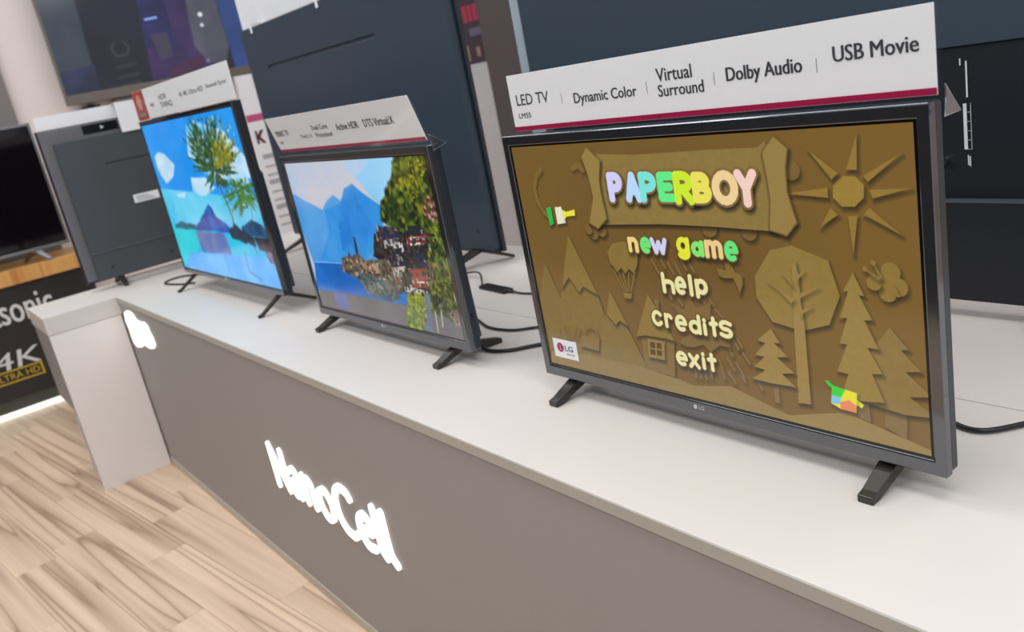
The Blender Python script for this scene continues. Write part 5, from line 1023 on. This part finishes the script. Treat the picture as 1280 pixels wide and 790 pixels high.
for a in ((fy0, fy1, fz0, fz0 + .008), (fy0, fy1, fz1 - .008, fz1), (fy1 - .01, fy1, fz0 + .0085, fz1 - .0085), (fy0, fy0 + .01, fz0 + .0085, fz1 - .0085)):
    sl(obj('gold_border', B(-4.419, -4.416, *a), GOLD, su))
side_text('ULTRA HD', GOLD, -.64, -.405, -.534, -.500, .02)
ft = empty('television', (-4.46, -.62, 0), 'black set in a silver frame on the wooden shelf at the left edge', 'television', rz=math.pi / 2)
obj('bezel', frame(-.60, .575, .095, .755, -.585, .562, .112, .742, -.006, .012), SILV, ft, bevel=.002)
obj('screen', B(-.5848, .5618, .0, .011, .1122, .7418), mat('dark_screen', (12, 9, 13), .07), ft)
obj('rear_frame', B(-.595, .57, .0125, .04, .10, .75), BLK, ft, bevel=.004)
for fx in (-.42, .40):
    bm = bmesh.new(); hull_bar((fx, .01, .10), (fx + .05, -.05, .040), .03, .012, .02, .010, bm); hull_bar((fx, .02, .10), (fx - .05, .13, .040), .03, .012, .02, .010, bm)
    box(bm, fx - .02, fx + .02, .0, .03, .085, .102); obj('leg', bm, SILV, ft, bevel=.002)
# wall mounted set
wt = empty('television', (-4.785, .83, 0), 'large wall mounted set high on the cream wall, dark with blue and purple tones', 'television', rz=math.pi / 2)
IM_WALL = picture('wall_set_picture', ART['wall'], 240, (30, 30, 50))  # screen marks and the reflections over them, drawn into one glowing image
obj('bezel', frame(-.60, .60, .815, 1.53, -.585, .585, .872, 1.515, 0, .02), mat('taupe_frame', (120, 112, 104), .3, metal=.5), wt, bevel=.003)
screen_quad('screen', -.5848, .5848, .8722, 1.5148, .003, screen_mat('picture_wall', IM_WALL, .9, .1), wt)
obj('rear_housing', B(-.55, .55, .0205, .06, .89, 1.48), BLK, wt)
obj('wall_bracket', B(-.2, .2, .0605, .1, 1.0, 1.4), BLK, wt)
sb = empty('bracket_clamp', (-4.86, .37, .79), 'small black bracket on the cream wall under the wall mounted set', 'bracket')
obj('arm', B(-.035, .035, -.045, .045, -.008, .008), BLK, sb, bevel=.003); obj('clamp', prism([(-.05, -.03), (.02, -.034), (.045, .0), (.0, .02)], 0, -.03, .0), BLK, sb)
sp = tag(obj('sound_bar', B(-4.90, -4.82, .50, 1.02, .77, .815), mat('lilac_grey_plastic', (150, 146, 160), .4), bevel=.01), 'slim lilac grey speaker bar on the cream wall under the wall mounted set', 'speaker')

# ---------------------------------------------------------------- price panel and stand seen between the sets
pp = empty('price_panel', (-4.6, 1.35, FZ), 'tall white price panel with a pink band behind the palm beach set', 'sign', rz=math.pi / 2)
obj('panel', B(-.17, .30, 0, .03, 0, .81 - FZ), SIGNW, pp)
obj('pink_band', B(-.1695, .2995, -.002, -.0003, .522 - FZ, .566 - FZ), mat('pink_print', (196, 84, 132), .5), pp)
for k in range(9):
    z = .28 - k * .055
    obj('print_line', B(-.13, .10 - (k % 3) * .06, -.002, -.0003, z - FZ, z + (.012 if k % 3 else .03) - FZ), mat('faint_print', (176, 176, 184), .5), pp)
obj('price_figure', prism([(-.14 + (a + .14) * .75, .38 - FZ + (b_ - .36 + FZ) * .7) for a, b_ in [(-.14, .36 - FZ), (-.12, .36 - FZ), (-.12, .40 - FZ), (-.09, .36 - FZ), (-.06, .36 - FZ), (-.10, .42 - FZ), (-.06, .48 - FZ), (-.09, .48 - FZ), (-.12, .44 - FZ), (-.12, .48 - FZ), (-.14, .48 - FZ)]], 1, -.002, -.0003), mat('dark_red_print', (90, 40, 52), .5), pp)
cb = empty('white_cabinet', (-3.85, 2.62, FZ), 'tall pale grey cabinet beyond the counter with a dark poster above it', 'cabinet')
obj('body', B(-.45, .75, -.1, .3, 0, .60 - FZ), mat('pale_cabinet', (196, 196, 200), .5, var=.02, scale=2), cb, bevel=.004)
obj('door', B(-.44, .14, -.118, -.1005, .02, .585 - FZ), mat('pale_cabinet_door', (202, 202, 205), .5), cb, bevel=.003)
obj('door', B(.145, .74, -.118, -.1005, .02, .585 - FZ), MATS['pale_cabinet_door'], cb, bevel=.003)
po = empty('poster_board', (-3.85, 2.52, .602), 'dark poster with red print and pale portraits standing on the pale cabinet', 'poster')
obj('board', B(-.30, .14, 0, .02, 0, .62), mat('plum_poster', (58, 46, 58), .5, var=.2, scale=8), po)
for (a, b_, c, d_, m) in ((-.16, -.13, .24, .34, SIGNW), (-.10, -.05, .26, .36, None), (-.04, .0, .26, .36, None), (.01, .06, .26, .36, None), (-.14, -.10, .02, .12, 'p'), (-.02, .02, .04, .10, 'p'), (.07, .10, .02, .16, 'q'), (-.06, .10, .17, .22, 'g')):
    mm = m if m not in (None, 'p', 'q', 'g') else {None: mat('crimson_print', (176, 50, 84), .5), 'p': mat('skin_tone_print', (160, 126, 118), .5, var=.2), 'q': mat('pale_print_two', (160, 150, 158), .5), 'g': mat('mauve_print', (104, 94, 120), .5)}[m]
    obj('printed_patch', B(a, b_, -.002, -.0003, c, d_), mm, po)
cs = tag(obj('column', B(-3.425, -3.0, 2.25, 2.44, FZ, 2.5), mat('taupe_column', (84, 76, 78), .6, var=.03), bevel=.005), kind='structure'); cs.name = 'trim_2'
